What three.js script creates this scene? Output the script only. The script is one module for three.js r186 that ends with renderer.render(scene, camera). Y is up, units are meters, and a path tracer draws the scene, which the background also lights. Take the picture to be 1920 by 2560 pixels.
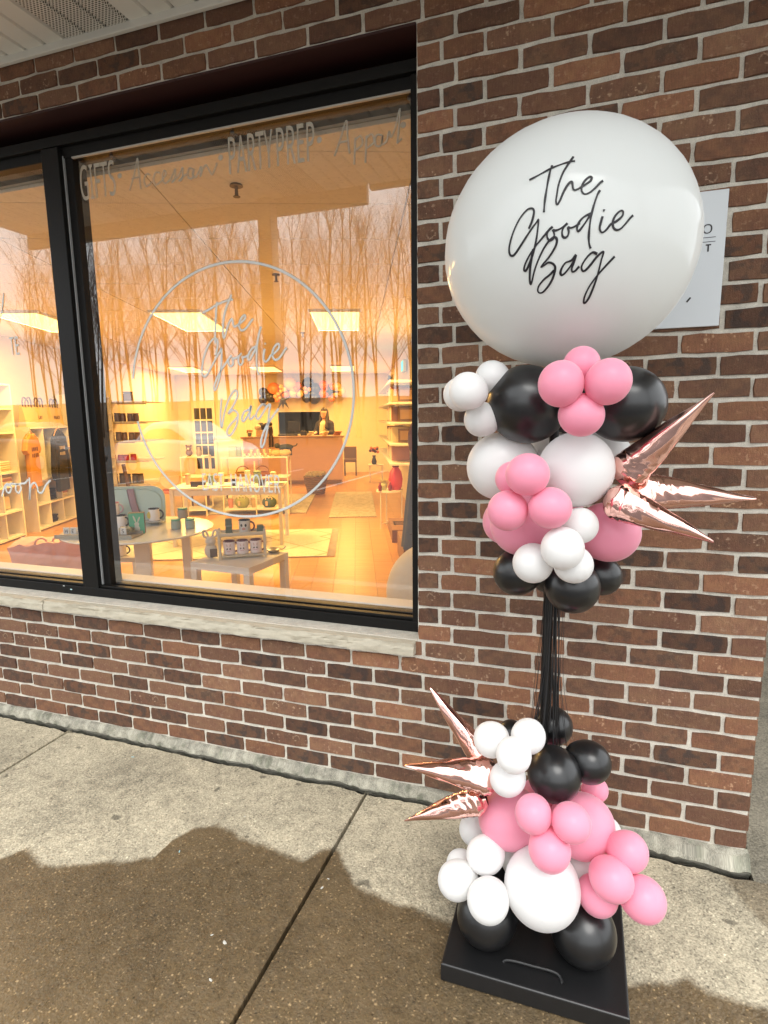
import * as THREE from 'three';
import { mergeGeometries, toCreasedNormals } from 'three/addons/utils/BufferGeometryUtils.js';
import { RoundedBoxGeometry } from 'three/addons/geometries/RoundedBoxGeometry.js';
import { TextGeometry } from 'three/addons/geometries/TextGeometry.js';
import { FontLoader } from 'three/addons/loaders/FontLoader.js';
import { MarchingCubes } from 'three/addons/objects/MarchingCubes.js';
import { RectAreaLightUniformsLib } from 'three/addons/lights/RectAreaLightUniformsLib.js';

// ---------------------------------------------------------------- camera, sky, sun, exposure
const scene = new THREE.Scene();
const camera = new THREE.PerspectiveCamera(82.61, 768 / 1024, 0.05, 400);
const CAM = new THREE.Vector3(0.5684, 1.5019, 2.0331);
camera.position.copy(CAM);
camera.rotation.set(-0.16249, 0.33061, -0.0122, 'YXZ');
const renderer = new THREE.WebGLRenderer({ antialias: true });
renderer.toneMapping = THREE.LinearToneMapping;
renderer.toneMappingExposure = 2.2;
renderer.shadowMap.enabled = true;
RectAreaLightUniformsLib.init();
{ // overcast sky: an even cloud layer, a little brighter overhead
  const w = 128, h = 64, d = new Float32Array(w * h * 4);
  for (let y = 0; y < h; y++) for (let x = 0; x < w; x++) {
    const el = Math.max(0, (y + 0.5) / h * 2 - 1) * Math.PI / 2, az = x / w * Math.PI * 2;
    const cloud = 1 + 0.05 * Math.sin(3 * az + 4 * el) * Math.cos(2 * az - 7 * el) * Math.cos(el);
    const L = 1.15 * (0.95 + 0.15 * Math.sin(el)) * cloud, i = (y * w + x) * 4;
    d[i] = L * 0.97; d[i + 1] = L; d[i + 2] = L * 1.02; d[i + 3] = 1;
  }
  const sky = new THREE.DataTexture(d, w, h, THREE.RGBAFormat, THREE.FloatType);
  sky.mapping = THREE.EquirectangularReflectionMapping; sky.magFilter = THREE.LinearFilter; sky.wrapS = THREE.RepeatWrapping; sky.needsUpdate = true;
  scene.background = sky; scene.environment = sky;
}
const sun = new THREE.DirectionalLight(new THREE.Color(1, 0.97, 0.92), 0.9);
sun.position.set(6, 22, 14); sun.target.position.set(0, 0, 0);
sun.castShadow = true; sun.shadow.radius = 60; sun.shadow.mapSize.set(2048, 2048);
Object.assign(sun.shadow.camera, { left: -20, right: 20, top: 20, bottom: -20, near: 1, far: 80 });
scene.add(sun, sun.target);

// ---------------------------------------------------------------- helpers
function rng(seed) { let a = seed >>> 0; return () => { a |= 0; a = a + 0x6D2B79F5 | 0; let t = Math.imul(a ^ a >>> 15, 1 | a); t = t + Math.imul(t ^ t >>> 7, 61 | t) ^ t; return ((t ^ t >>> 14) >>> 0) / 4294967296; }; }
const rand = rng(7);
const rr = (a, b) => a + (b - a) * rand();
const V = (x, y, z) => new THREE.Vector3(x, y, z);
const clamp = (x, a = 0, b = 1) => Math.min(b, Math.max(a, x));
const smooth = (a, b, x) => { const t = clamp((x - a) / (b - a)); return t * t * (3 - 2 * t); };
const mix = (a, b, t) => a + (b - a) * t;
function hash(x, y, s) { let h = Math.imul(x, 374761393) + Math.imul(y, 668265263) + Math.imul(s, 1274126177) | 0; h = Math.imul(h ^ h >>> 13, 1274126177); return ((h ^ h >>> 16) >>> 0) / 4294967296; }
function vnoise(x, y, s, px = 1 << 20, py = 1 << 20) {       // value noise that repeats every px, py cells
  const xi = Math.floor(x), yi = Math.floor(y), fx = x - xi, fy = y - yi, m = (a, n) => ((a % n) + n) % n;
  const u = fx * fx * (3 - 2 * fx), v = fy * fy * (3 - 2 * fy), x0 = m(xi, px), x1 = m(xi + 1, px), y0 = m(yi, py), y1 = m(yi + 1, py);
  return mix(mix(hash(x0, y0, s), hash(x1, y0, s), u), mix(hash(x0, y1, s), hash(x1, y1, s), u), v);
}
function fbm(x, y, s, oct = 4, px = 1 << 20, py = 1 << 20) { let a = 0, g = 0.5, t = 0; for (let i = 0; i < oct; i++) { a += g * vnoise(x, y, s + i * 17, px, py); t += g; x *= 2; y *= 2; px *= 2; py *= 2; g *= 0.5; } return a / t; }
const toS = c => 255 * (c <= 0.0031308 ? 12.92 * c : 1.055 * Math.pow(c, 1 / 2.4) - 0.055);
function tex(w, h, fn, srgb = true, wrap = THREE.RepeatWrapping) {   // fn(x, y) gives linear rgb (colour maps) or one value
  const d = new Uint8Array(w * h * 4);
  for (let y = 0; y < h; y++) for (let x = 0; x < w; x++) {
    const c = fn(x, y), i = (y * w + x) * 4;
    if (typeof c === 'number') d[i] = d[i + 1] = d[i + 2] = clamp(c) * 255;
    else for (let k = 0; k < 3; k++) d[i + k] = srgb ? clamp(toS(clamp(c[k])), 0, 255) : clamp(c[k]) * 255;
    d[i + 3] = 255;
  }
  const t = new THREE.DataTexture(d, w, h, THREE.RGBAFormat);
  t.magFilter = THREE.LinearFilter; t.minFilter = THREE.LinearMipmapLinearFilter; t.generateMipmaps = true; t.wrapS = t.wrapT = wrap;
  if (srgb) t.colorSpace = THREE.SRGBColorSpace; t.needsUpdate = true; return t;
}
const col = (r, g, b) => new THREE.Color().setRGB(r, g, b);
const std = (r, g, b, rough = 0.7, o = {}) => new THREE.MeshStandardMaterial({ color: col(r, g, b), roughness: rough, ...o });
const phy = (r, g, b, rough = 0.4, o = {}) => new THREE.MeshPhysicalMaterial({ color: col(r, g, b), roughness: rough, ...o });

const taken = {};
function numbered(n) { if (!(n in taken)) { taken[n] = 0; return n; } taken[n]++; return n + '_' + String(taken[n]).padStart(3, '0'); }
function mesh(name, geo, mat, parent) { const m = new THREE.Mesh(geo, mat); m.name = name; m.castShadow = m.receiveShadow = true; if (parent) parent.add(m); return m; }
function thing(name, label, category, pos = [0, 0, 0], turn = 0, group) {
  const g = new THREE.Group(); g.name = numbered(name); g.position.set(...pos); g.rotation.y = turn;
  g.userData = { label, category }; if (group) g.userData.group = group; scene.add(g); return g;
}
function structure(name, geo, mat) { const m = geo ? mesh(numbered(name), geo, mat) : new THREE.Group(); m.name ||= numbered(name); m.userData.kind = 'structure'; scene.add(m); return m; }
function copyOf(src, label, pos, turn, group) {
  const c = src.clone(); c.name = numbered(src.name.replace(/_\d{3}$/, '')); c.position.set(...pos); if (turn !== undefined) c.rotation.y = turn;
  c.userData = { label, category: src.userData.category }; if (group || src.userData.group) c.userData.group = group || src.userData.group; scene.add(c); return c;
}
const at = (g, x, y, z) => { g.translate(x, y, z); return g; };
const bx = (w, h, d, x = 0, y = 0, z = 0) => at(new THREE.BoxGeometry(w, h, d), x, y, z);
const rb = (w, h, d, r, x = 0, y = 0, z = 0, s = 2) => at(new RoundedBoxGeometry(w, h, d, s, Math.min(r, w * .49, h * .49, d * .49)), x, y, z);
const cy = (r1, r2, h, x = 0, y = 0, z = 0, s = 20) => at(new THREE.CylinderGeometry(r1, r2, h, s), x, y, z);
const lathe = (pts, s = 28) => new THREE.LatheGeometry(pts.map(p => new THREE.Vector2(p[0], p[1])), s);
const tube = (pts, r, n = 24, s = 6, closed = false) => new THREE.TubeGeometry(new THREE.CatmullRomCurve3(pts.map(p => V(...p)), closed), n, r, s, closed);
const strip = g => { const n = g.index ? g.toNonIndexed() : g; for (const k of Object.keys(n.attributes)) if (!['position', 'normal', 'uv'].includes(k)) n.deleteAttribute(k); return n; };
const join = list => mergeGeometries(list.map(strip));
function tri(pos, uv, nrm) {
  const g = new THREE.BufferGeometry(); g.setAttribute('position', new THREE.Float32BufferAttribute(pos, 3));
  if (uv) g.setAttribute('uv', new THREE.Float32BufferAttribute(uv, 2)); if (nrm) g.setAttribute('normal', new THREE.Float32BufferAttribute(nrm, 3)); else g.computeVertexNormals(); return g;
}
// a stroke of vinyl or paint: flat oval section swept along points with surface normals
function sweep(pts, nor, width, thick, sides = 6) {
  const P = [], I = [], n = pts.length, v = V(), b = V();
  for (let i = 0; i < n; i++) {
    v.subVectors(pts[Math.min(n - 1, i + 1)], pts[Math.max(0, i - 1)]).normalize(); b.crossVectors(v, nor[i]).normalize();
    const w = typeof width === 'function' ? width(i / (n - 1)) : width;
    for (let k = 0; k < sides; k++) { const a = k / sides * Math.PI * 2; P.push(...V().copy(pts[i]).addScaledVector(b, Math.cos(a) * w / 2).addScaledVector(nor[i], Math.sin(a) * thick / 2).toArray()); }
  }
  for (let i = 0; i < n - 1; i++) for (let k = 0; k < sides; k++) { const a = i * sides + k, c = i * sides + (k + 1) % sides; I.push(a, a + sides, c, c, a + sides, c + sides); }
  for (const e of [0, (n - 1) * sides]) for (let k = 1; k < sides - 1; k++) e ? I.push(e, e + k, e + k + 1) : I.push(e, e + k + 1, e + k);
  const g = new THREE.BufferGeometry(); g.setAttribute('position', new THREE.Float32BufferAttribute(P, 3)); g.setIndex(I); g.computeVertexNormals(); return g;
}
function spline2(flat, step) {   // [x, y, x, y, ...] -> Vector2 list along a Catmull-Rom curve
  const c = new THREE.SplineCurve([...Array(flat.length / 2)].map((_, i) => new THREE.Vector2(flat[2 * i], flat[2 * i + 1])));
  return c.getPoints(Math.max(4, Math.round(c.getLength() / step)));
}
const font = await new FontLoader().loadAsync('fonts/droid/droid_sans_regular.typeface.json');
const fontB = await new FontLoader().loadAsync('fonts/droid/droid_sans_bold.typeface.json');
function text(str, h, sx = 1, f = font, depth = 0.0015) {   // capital height h, squeezed sideways by sx, left bottom at the origin
  const g = new TextGeometry(str, { font: f, size: h, depth, curveSegments: 5 }); g.scale(sx, 1, 1); g.computeBoundingBox(); g.translate(-g.boundingBox.min.x, 0, 0); return strip(g);
}

// shared grain textures
const grainBump = tex(256, 256, (x, y) => 0.5 + 0.5 * (fbm(x / 4, y / 4, 3, 3, 64, 64) - 0.5) + 0.25 * (hash(x, y, 5) - 0.5), false);
const fabricBump = tex(128, 128, (x, y) => 0.5 + 0.25 * Math.sin(x * Math.PI / 2) * Math.sin(y * Math.PI / 2) + 0.3 * (hash(x, y, 9) - 0.5), false);
fabricBump.repeat.set(8, 8);
const woodTone = tex(256, 256, (x, y) => { const g = fbm(x / 64, y / 4, 21, 4, 4, 64), k = 0.82 + 0.36 * (g - 0.5) + 0.1 * (hash(x, y, 2) - 0.5); return [k, k * 0.99, k * 0.97]; });

// ================================================================ the storefront building
const L = 0.2032, C = 0.0677, Y0 = 0.05, CORNER = 5.6 * L, WIN_L = -4.9;
const crackZ = x => 0.026 + 0.022 * smooth(-0.3, 0.9, x) + 0.008 * smooth(0.85, 1.12, x) + 0.018 * (fbm(x * 9, 3, 41, 3) - 0.5) + 0.010 * (fbm(x * 60, 1, 43, 2) - 0.5);
const courseY = j => Y0 + (40 - j) * C;       // height of bed joint number j; course j lies between j and j + 1
const building = thing('storefront_building', 'brown brick storefront with black framed shop window and white soffit', 'building');

// ---- brick faces: fired clay with flashed dark centres, drag marks and mortar smears
const brickMaps = [...Array(10)].map((_, k) => tex(320, 96, (x, y) => {
  const r = rng(k * 91 + 5), tone = [1.0, 0.86, 1.14, 0.76, 1.06, 0.92, 0.60, 1.2, 1.0, 0.82][k], flash = [0.1, 0.35, 0.0, 0.6, 0.1, 0.4, 0.95, 0.0, 0.25, 0.2][k], smear = [0.2, 0.15, 0.5, 0.2, 0.8, 0.15, 0.12, 0.4, 1.0, 0.3][k];
  const cx = 90 + 140 * r(), s = k * 31;
  const drag = fbm(x / 3.2, y / 26, s + 1, 3), grain = fbm(x / 3, y / 3, s + 2, 3), patch = fbm(x / 46, y / 40, s + 3, 3), fine = hash(x, y, s + 4);
  let f = tone * (0.62 + 0.42 * drag + 0.36 * grain + 0.30 * (patch - 0.5) + 0.26 * (fine - 0.5));
  let c = [0.196 * f, 0.099 * f * mix(0.92, 1.08, patch), 0.057 * f];
  const dk = flash * smooth(0.42, 0.66, fbm(x / 40 + cx, y / 34, s + 6, 3) + 0.12 * (grain - 0.5)); c = [mix(c[0], 0.055 * (0.6 + grain), dk), mix(c[1], 0.036 * (0.6 + grain), dk), mix(c[2], 0.028 * (0.6 + grain), dk)];
  const sm = smear * smooth(0.62, 0.80, fbm(x / 15 + 7, y / 11, s + 8, 4)) * smooth(0.35, 0.6, fbm(x / 70, y / 50, s + 9, 2)) * (0.5 + 0.5 * grain); c = [mix(c[0], 0.52, sm), mix(c[1], 0.36, sm), mix(c[2], 0.235, sm)];
  if (fine > 0.9965 && hash(x >> 1, y >> 1, s + 12) > 0.5) c = [0.55, 0.42, 0.32];
  return c;
}));
const brickBump = tex(320, 96, (x, y) => 0.5 + 0.5 * (fbm(x / 4, y / 14, 301, 3) - 0.5) + 0.7 * (fbm(x / 3, y / 3, 302, 2) - 0.5), false);
const brickMats = []; brickMaps.forEach((m, k) => { for (const t of [[1, 1, 1], [0.76, 0.73, 0.74], [1.16, 1.06, 0.98]]) brickMats.push(new THREE.MeshStandardMaterial({ map: m, color: col(...t), roughness: 0.9, bumpMap: brickBump, bumpScale: 0.0022 })); });
const brickGeos = new Map();
function brickGeo(len, variant) {          // uneven edged face, edges sloping back into the joint
  const key = Math.round(len * 500) + '_' + variant; if (brickGeos.has(key)) return brickGeos.get(key);
  const r = rng(variant * 77 + Math.round(len * 500)), hw = len / 2, hh = 0.0293, nx = Math.max(2, Math.round(len / 0.045)), ring = [];
  const j = () => (r() - 0.5) * 0.0042;
  for (let i = 0; i < nx; i++) ring.push([-hw + 0.002 + (2 * hw - 0.004) * i / nx, -hh + j()]);
  ring.push([hw - 0.001 + j() / 2, -hh + 0.003], [hw + j(), j() * 3]);
  for (let i = 0; i < nx; i++) ring.push([hw - 0.002 - (2 * hw - 0.004) * i / nx, hh + j()]);
  ring.push([-hw + 0.001 + j() / 2, hh - 0.003], [-hw + j(), j() * 3]);
  const P = [], U = [], fl = variant & 1, uv = (x, y) => { let u = (x + hw) / 0.1937, v = (y + hh) / (2 * hh); if (fl) u = 1 - u; if (variant & 2) v = 1 - v; return [u * 0.96 + 0.02, v * 0.9 + 0.05]; };
  const put = (p, z) => { P.push(p[0], p[1], z); U.push(...uv(p[0], p[1])); }, n = ring.length, inn = ring.map(([x, y]) => [x - Math.sign(x) * 0.0022, y - Math.sign(y) * 0.0022]);
  const tw = (variant % 3 - 1) * 0.0015, zf = x => -0.0004 + tw * x / hw;
  for (let i = 1; i < n - 1; i++) { put(inn[0], zf(inn[0][0])); put(inn[i], zf(inn[i][0])); put(inn[i + 1], zf(inn[i + 1][0])); }
  for (let i = 0; i < n; i++) { const a = ring[i], b = ring[(i + 1) % n], c = inn[i], d = inn[(i + 1) % n]; put(a, -0.012); put(b, -0.012); put(d, zf(d[0])); put(a, -0.012); put(d, zf(d[0])); put(c, zf(c[0])); }
  const g = tri(P, U); brickGeos.set(key, g); return g;
}
const bricks = [];
for (let j = -5; j < 40; j++) {
  const even = ((j % 2) + 2) % 2 === 0, pier = j >= 0 && j < 31, joints = [];
  const x0 = pier ? 0 : -5.6;
  if (pier) { joints.push(0.0005); if (!even) joints.push(0.41 * L); }
  for (let k = pier ? 0 : -29; k < 7; k++) { const x = (even ? 0.64 : pier ? 1.10 : 0.10) * L + k * L; if (x > x0 + 0.03 && x < CORNER - 0.05) joints.push(x); }
  joints.push(CORNER + 0.0048); joints.sort((a, b) => a - b);
  for (let i = 0; i + 1 < joints.length; i++) {
    const a = joints[i] + (pier && i === 0 ? 0 : 0.0044) + rr(-0.0012, 0.0012), b = joints[i + 1] - 0.0044 + rr(-0.0012, 0.0012);
    bricks.push({ x: (a + b) / 2, len: b - a, y: courseY(j) - C / 2 + rr(-0.0012, 0.0012), j });
  }
}
camera.updateMatrixWorld(); camera.updateProjectionMatrix();
const pv = new THREE.Matrix4().multiplyMatrices(camera.projectionMatrix, camera.matrixWorldInverse);
for (const b of bricks) {      // how large each brick shows: the 300 largest are parts of their own
  const p = [[-1, -1], [1, -1], [1, 1], [-1, 1]].map(([s, t]) => V(b.x + s * b.len / 2, b.y + t * 0.029, 0).applyMatrix4(pv)), c = V(b.x, b.y, 0).applyMatrix4(pv);
  let area = 0; p.forEach((q, i) => { const r = p[(i + 1) % 4]; area += q.x * r.y - r.x * q.y; });
  b.show = Math.abs(c.x) < 1.02 && Math.abs(c.y) < 1.02 && b.y < 2.96 ? Math.abs(area) : -1;
}
bricks.sort((a, b) => b.show - a.show);
const pick = { tone: rng(1234) }, restGeo = brickMats.map(() => []);
bricks.forEach((b, i) => {
  const geo = brickGeo(b.len, Math.floor(pick.tone() * 5)), m = Math.floor(pick.tone() * brickMats.length), z = (pick.tone() - 0.5) * 0.003;
  if (i < 300 && b.show > 0) { const k = mesh('brick', geo, brickMats[m], building); k.position.set(b.x, b.y, z); k.rotation.z = (pick.tone() - 0.5) * 0.008; }
  else restGeo[m % 12].push(at(geo.clone(), b.x, b.y, z));
});
for (let j = -5; j < 40; j++) for (let k = 0; k < 12; k++) {   // the wall that turns the corner, out of view
  const g = brickGeo(0.1937, (j + k + 50) % 5).clone(); g.rotateY(Math.PI / 2); restGeo[(j * 7 + k * 3 + 70) % 12].push(at(g, CORNER, courseY(j) - C / 2, -0.11 - k * L - (j % 2 ? L / 2 : 0)));
}
{ const used = restGeo.map((list, m) => [list, m]).filter(q => q[0].length), k = mesh('brick_courses', mergeGeometries(used.map(q => mergeGeometries(q[0])), true), used.map(q => brickMats[(q[1] * 5) % brickMats.length]), building); k.userData.kind = 'stuff'; }

// ---- mortar: the body of the wall, seen in the joints
const mortarMap = tex(256, 256, (x, y) => { const f = 0.80 + 0.35 * (fbm(x / 20, y / 20, 61, 4, 12.8, 12.8) - 0.5) + 0.3 * (hash(x, y, 62) - 0.5); return [0.76 * f, 0.715 * f, 0.615 * f]; });
mortarMap.repeat.set(3, 3);
const mortarMat = new THREE.MeshStandardMaterial({ map: mortarMap, roughness: 0.95, bumpMap: grainBump, bumpScale: 0.004 });
{
  const s = new THREE.Shape([[-5.7, 0], [CORNER - 0.005, 0], [CORNER - 0.005, 3.12], [-5.7, 3.12]].map(p => new THREE.Vector2(...p)));
  s.holes.push(new THREE.Path([[WIN_L, courseY(31)], [WIN_L, courseY(0)], [0, courseY(0)], [0, courseY(31)]].map(p => new THREE.Vector2(...p))));
  const g = new THREE.ExtrudeGeometry(s, { depth: 0.24, bevelEnabled: false }); g.translate(0, 0, -0.2465); mesh('mortar_wall', g, mortarMat, building);
  mesh('side_wall', bx(0.22, 3.12, 2.7, CORNER - 0.115, 1.56, -1.60), mortarMat, building);
}
// ---- concrete footing ledge at the foot of the wall, with a ragged crack against the pavement
const ledgeMap = tex(512, 64, (x, y) => { const f = 0.74 + 0.8 * (fbm(x / 24, y / 12, 71, 4) - 0.5) + 0.5 * (hash(x, y, 72) - 0.5), m = smooth(0.52, 0.7, fbm(x / 40, y / 20, 73, 3)); return [mix(0.47, 0.31, m) * f, mix(0.445, 0.31, m) * f, mix(0.36, 0.235, m) * f]; });
ledgeMap.repeat.set(1.6, 9);
const ledgeMat = new THREE.MeshStandardMaterial({ map: ledgeMap, roughness: 0.92, bumpMap: grainBump, bumpScale: 0.004 });
{
  const P = [], U = [], q = (a, b, c, d) => { for (const p of [a, b, c, a, c, d]) { P.push(...p); U.push(p[0], p[1] + p[2]); } };
  const row = x => { const z = crackZ(x), n = k => fbm(x * 30 + k * 37, k * 11, 47 + k, 4) - 0.5, w = fbm(x * 7, 8, 48, 2) - 0.5; return [[x, 0.051 + 0.006 * n(1), -0.012], [x, 0.043 + 0.016 * n(2), z * (0.42 + 0.35 * n(3))], [x, 0.027 + 0.026 * w + 0.018 * n(4), z * (0.76 + 0.20 * n(5))], [x, 0.010 + 0.012 * n(6), z - 0.004 + 0.004 * n(7)], [x, -0.034, z - 0.034]]; };
  let prev = row(-5.6); for (let x = -5.6; x < CORNER + 0.006; x += 0.012) { const r = row(x + 0.012); for (let k = 0; k < 4; k++) q(prev[k + 1], r[k + 1], r[k], prev[k]); prev = r; }
  const e = prev; for (let k = 0; k < 4; k++) q(e[k + 1], [e[k + 1][0], e[k + 1][1], -0.4], [e[k][0], e[k][1], -0.4], e[k]);
  const g = toCreasedNormals(tri(P, U), 0.6); mesh('footing_ledge', g, ledgeMat, building);
}
// ---- rock faced stone sill in two lengths
const sillMap = tex(512, 256, (x, y) => { const f = 0.88 + 0.22 * (fbm(x / 30, y / 14, 81, 4, 17.07, 18.3) - 0.5) + 0.16 * (hash(x, y, 82) - 0.5), s = smooth(0.6, 0.75, fbm(x / 50, y / 30, 83, 3)); return [mix(0.56, 0.49, s) * f, mix(0.51, 0.445, s) * f, mix(0.40, 0.345, s) * f]; });
sillMap.repeat.set(1.3, 4);
const sillMat = new THREE.MeshStandardMaterial({ map: sillMap, roughness: 0.85, bumpMap: grainBump, bumpScale: 0.0025 });
for (const [a, b] of [[-4.88, -3.36], [-3.35, -1.848], [-1.842, -0.008]]) {
  const P = [], U = [], n = Math.round((b - a) / 0.012), prof = x => {
    const chip = 0.012 * smooth(0.58, 0.72, fbm(x * 6, 2, 92, 3)), o = [];
    o.push([0.0, 0.657, -0.17], [0, 0.6565, 0.010]);
    for (let k = 0; k <= 7; k++) { const t = k / 7; o.push([0, 0.6545 - 0.047 * t, 0.034 + 0.016 * (fbm(x * 26, t * 3.2 + 3, 91, 4) - 0.5) - (t < 0.35 ? 0.004 : 0) - chip * (t > 0.4 ? 1 : 0.3)]); }
    o.push([0, 0.607, -0.02]); return o;
  };
  let pr = prof(a); for (let i = 0; i < n; i++) { const xa = a + (b - a) * i / n, xb = a + (b - a) * (i + 1) / n, nx = prof(xb); for (let k = 0; k + 1 < pr.length; k++) { const A = [xa, pr[k][1], pr[k][2]], B = [xb, nx[k][1], nx[k][2]], Cc = [xb, nx[k + 1][1], nx[k + 1][2]], D = [xa, pr[k + 1][1], pr[k + 1][2]]; for (const p of [D, Cc, B, D, B, A]) { P.push(...p); U.push(p[0], p[1] * 1.5 - p[2] * 1.5); } } pr = nx; }
  for (const x of [a, b]) { const o = prof(x); for (let k = 1; k + 1 < o.length; k++) for (const p of x === b ? [o[0], o[k], o[k + 1]] : [o[0], o[k + 1], o[k]]) { P.push(x, p[1], p[2]); U.push(p[2], p[1]); } }
  mesh('stone_sill', toCreasedNormals(tri(P, U), 0.5), sillMat, building);
}
mesh('steel_lintel', join([bx(-WIN_L - 0.004, 0.009, 0.21, WIN_L / 2, courseY(0) - 0.0055, -0.106)]), std(0.032, 0.006, 0.005, 0.6), building);

// ---- the shop window: black aluminium frame, panes, lettering
const frameMat = phy(0.007, 0.0065, 0.006, 0.48, { specularIntensity: 0.4, bumpMap: grainBump, bumpScale: 0.0004 });
const win = new THREE.Group(); win.name = 'shop_window'; building.add(win);
const WB = 0.6585, WT = 2.699;
mesh('head_frame', join([rb(-WIN_L, 0.040, 0.12, 0.003, WIN_L / 2, WT - 0.020, -0.142), rb(-WIN_L - 0.09, 0.043, 0.09, 0.003, WIN_L / 2, WT - 0.0608, -0.150)]), frameMat, win);
mesh('bottom_rail', join([rb(-WIN_L, 0.044, 0.12, 0.003, WIN_L / 2, WB + 0.022, -0.142), rb(-WIN_L - 0.09, 0.012, 0.03, 0.003, WIN_L / 2, WB + 0.0505, -0.108), rb(-WIN_L - 0.09, 0.014, 0.05, 0.003, WIN_L / 2, WB + 0.0515, -0.165)]), frameMat, win);
for (const x of [-0.0225, WIN_L + 0.0225]) mesh('jamb', rb(0.043, WT - WB - 0.09, 0.12, 0.003, x, (WT + WB) / 2 - 0.002, -0.142), frameMat, win);
for (const x of [-1.66, -3.32]) {
  const m = mesh('mullion', join([rb(0.094, WT - WB - 0.086, 0.118, 0.003, x, (WT + WB) / 2, -0.1405), rb(0.046, WT - WB - 0.125, 0.075, 0.002, x + 0.0705, (WT + WB) / 2 - 0.008, -0.150)]), frameMat, win);
  mesh('gasket', rb(0.0055, WT - WB - 0.13, 0.012, 0.002, x + 0.0505, (WT + WB) / 2 - 0.008, -0.108), std(0.30, 0.31, 0.31, 0.5), m);
}
mesh('gasket', rb(1.52, 0.007, 0.012, 0.002, -0.80, WT - 0.087, -0.107), std(0.42, 0.40, 0.36, 0.5), win);
const paneMat = new THREE.MeshPhysicalMaterial({ color: 0xffffff, roughness: 0, transmission: 1, thickness: 0, ior: 2.3 });
const PZ = -0.130, panes = [[-1.59, -0.042], [-3.25, -1.704], [-4.86, -3.364]].map(([a, b]) => mesh('pane', at(new THREE.PlaneGeometry(b - a, 1.945), (a + b) / 2, 1.672, PZ), paneMat, win));
// white interior stool behind the glass
mesh('window_stool', rb(-WIN_L, 0.03, 0.10, 0.006, WIN_L / 2, WB + 0.044, -0.253), std(0.72, 0.70, 0.66, 0.5), win);

const vinyl = new THREE.MeshPhysicalMaterial({ color: col(0.78, 0.80, 0.78), roughness: 0.7, transmission: 0.15, thickness: 0 });
const LZ = PZ + 0.002, frosted = new THREE.MeshPhysicalMaterial({ color: col(0.60, 0.58, 0.50), roughness: 1, transmission: 0.45, thickness: 0 }), lettering = (name, g, m = vinyl) => mesh(name, g, m, win);
const LOGO = {
  T1: [-839,1089,-641,1159,-404,1258,-186,1315,-60,1338,30,1340],
  T2: [-401,1319,-437,1178,-477,877,-509,572,-516,368],
  he: [-2,1449,-60,1349,-129,1229,-197,1092,-261,880,-286,690,-298,550,-273,485,-227,554,-166,711,-100,837,-40,901,-11,880,-2,805,17,739,65,730,131,761,217,810,317,879,341,942,299,964,215,892,165,787,167,687,221,630,308,651,411,737,498,833,551,869],
  G: [-799,94,-746,216,-713,342,-711,435,-756,485,-851,469,-982,330,-1097,120,-1176,-98,-1205,-268,-1176,-372,-1113,-387,-1030,-308,-891,-117,-742,86,-651,199,-614,243,-623,70,-643,-111,-677,-291,-732,-472,-810,-655,-861,-719,-888,-687,-859,-574,-771,-412,-677,-282,-585,-173,-496,-74,-417,13,-341,75],
  o1: [-341,75,-408,25,-442,-43,-436,-117,-393,-176,-334,-155,-307,-94,-316,-30,-332,11,-285,-2,-212,17,-142,55,-71,110],
  o2: [-71,110,-137,49,-165,-37,-153,-119,-108,-154,-60,-123,-42,-46,-59,31,-8,19,72,43,153,93],
  d1: [347,255,252,218,185,170,122,78,105,-9,128,-54,175,-15,257,102,347,255],
  d2: [497,684,449,594,386,378,349,202,331,8,326,-169,339,-294,372,-394],
  i: [560,188,530,65,517,-23,539,-91,584,-106,653,-52,719,34,825,86,927,176,940,262,886,275,802,195,756,89,768,-22,826,-74,908,-60,996,27,1075,124,1139,187],
  dot: [565,290,579,294,593,286],
  B: [-705,-307,-732,-472,-761,-679,-773,-893,-754,-1007,-721,-916,-673,-724,-598,-522,-499,-319,-393,-176,-304,-125,-257,-168,-266,-270,-323,-385,-411,-511,-499,-606,-543,-672,-479,-636,-406,-593,-332,-613,-274,-684,-284,-812,-336,-962,-420,-1096,-513,-1189,-582,-1191,-610,-1130,-576,-1030,-479,-917,-382,-843,-291,-751],
  a: [110,-482,44,-577,-13,-602,-80,-626,-140,-710,-167,-805,-143,-859,-86,-827,0,-721,72,-601,111,-488,75,-634,45,-743,59,-808,113,-793,181,-712],
  g: [430,-465,501,-502,430,-465,352,-510,270,-616,225,-723,250,-803,306,-796,396,-695,511,-543,617,-469,590,-617,565,-782,529,-987,475,-1200,416,-1381,352,-1478,324,-1446,337,-1312,413,-1115,544,-912,706,-717,841,-570],
};
const LOGO_WORDS = { The: ['T1', 'T2', 'he'], Goodie: ['G', 'o1', 'o2', 'd1', 'd2', 'i', 'dot'], Bag: ['B', 'a', 'g'] };
const nz = V(0, 0, 1);
function flatStroke(pts, w, th) { return sweep(pts, pts.map(() => nz), w, th); }
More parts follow.
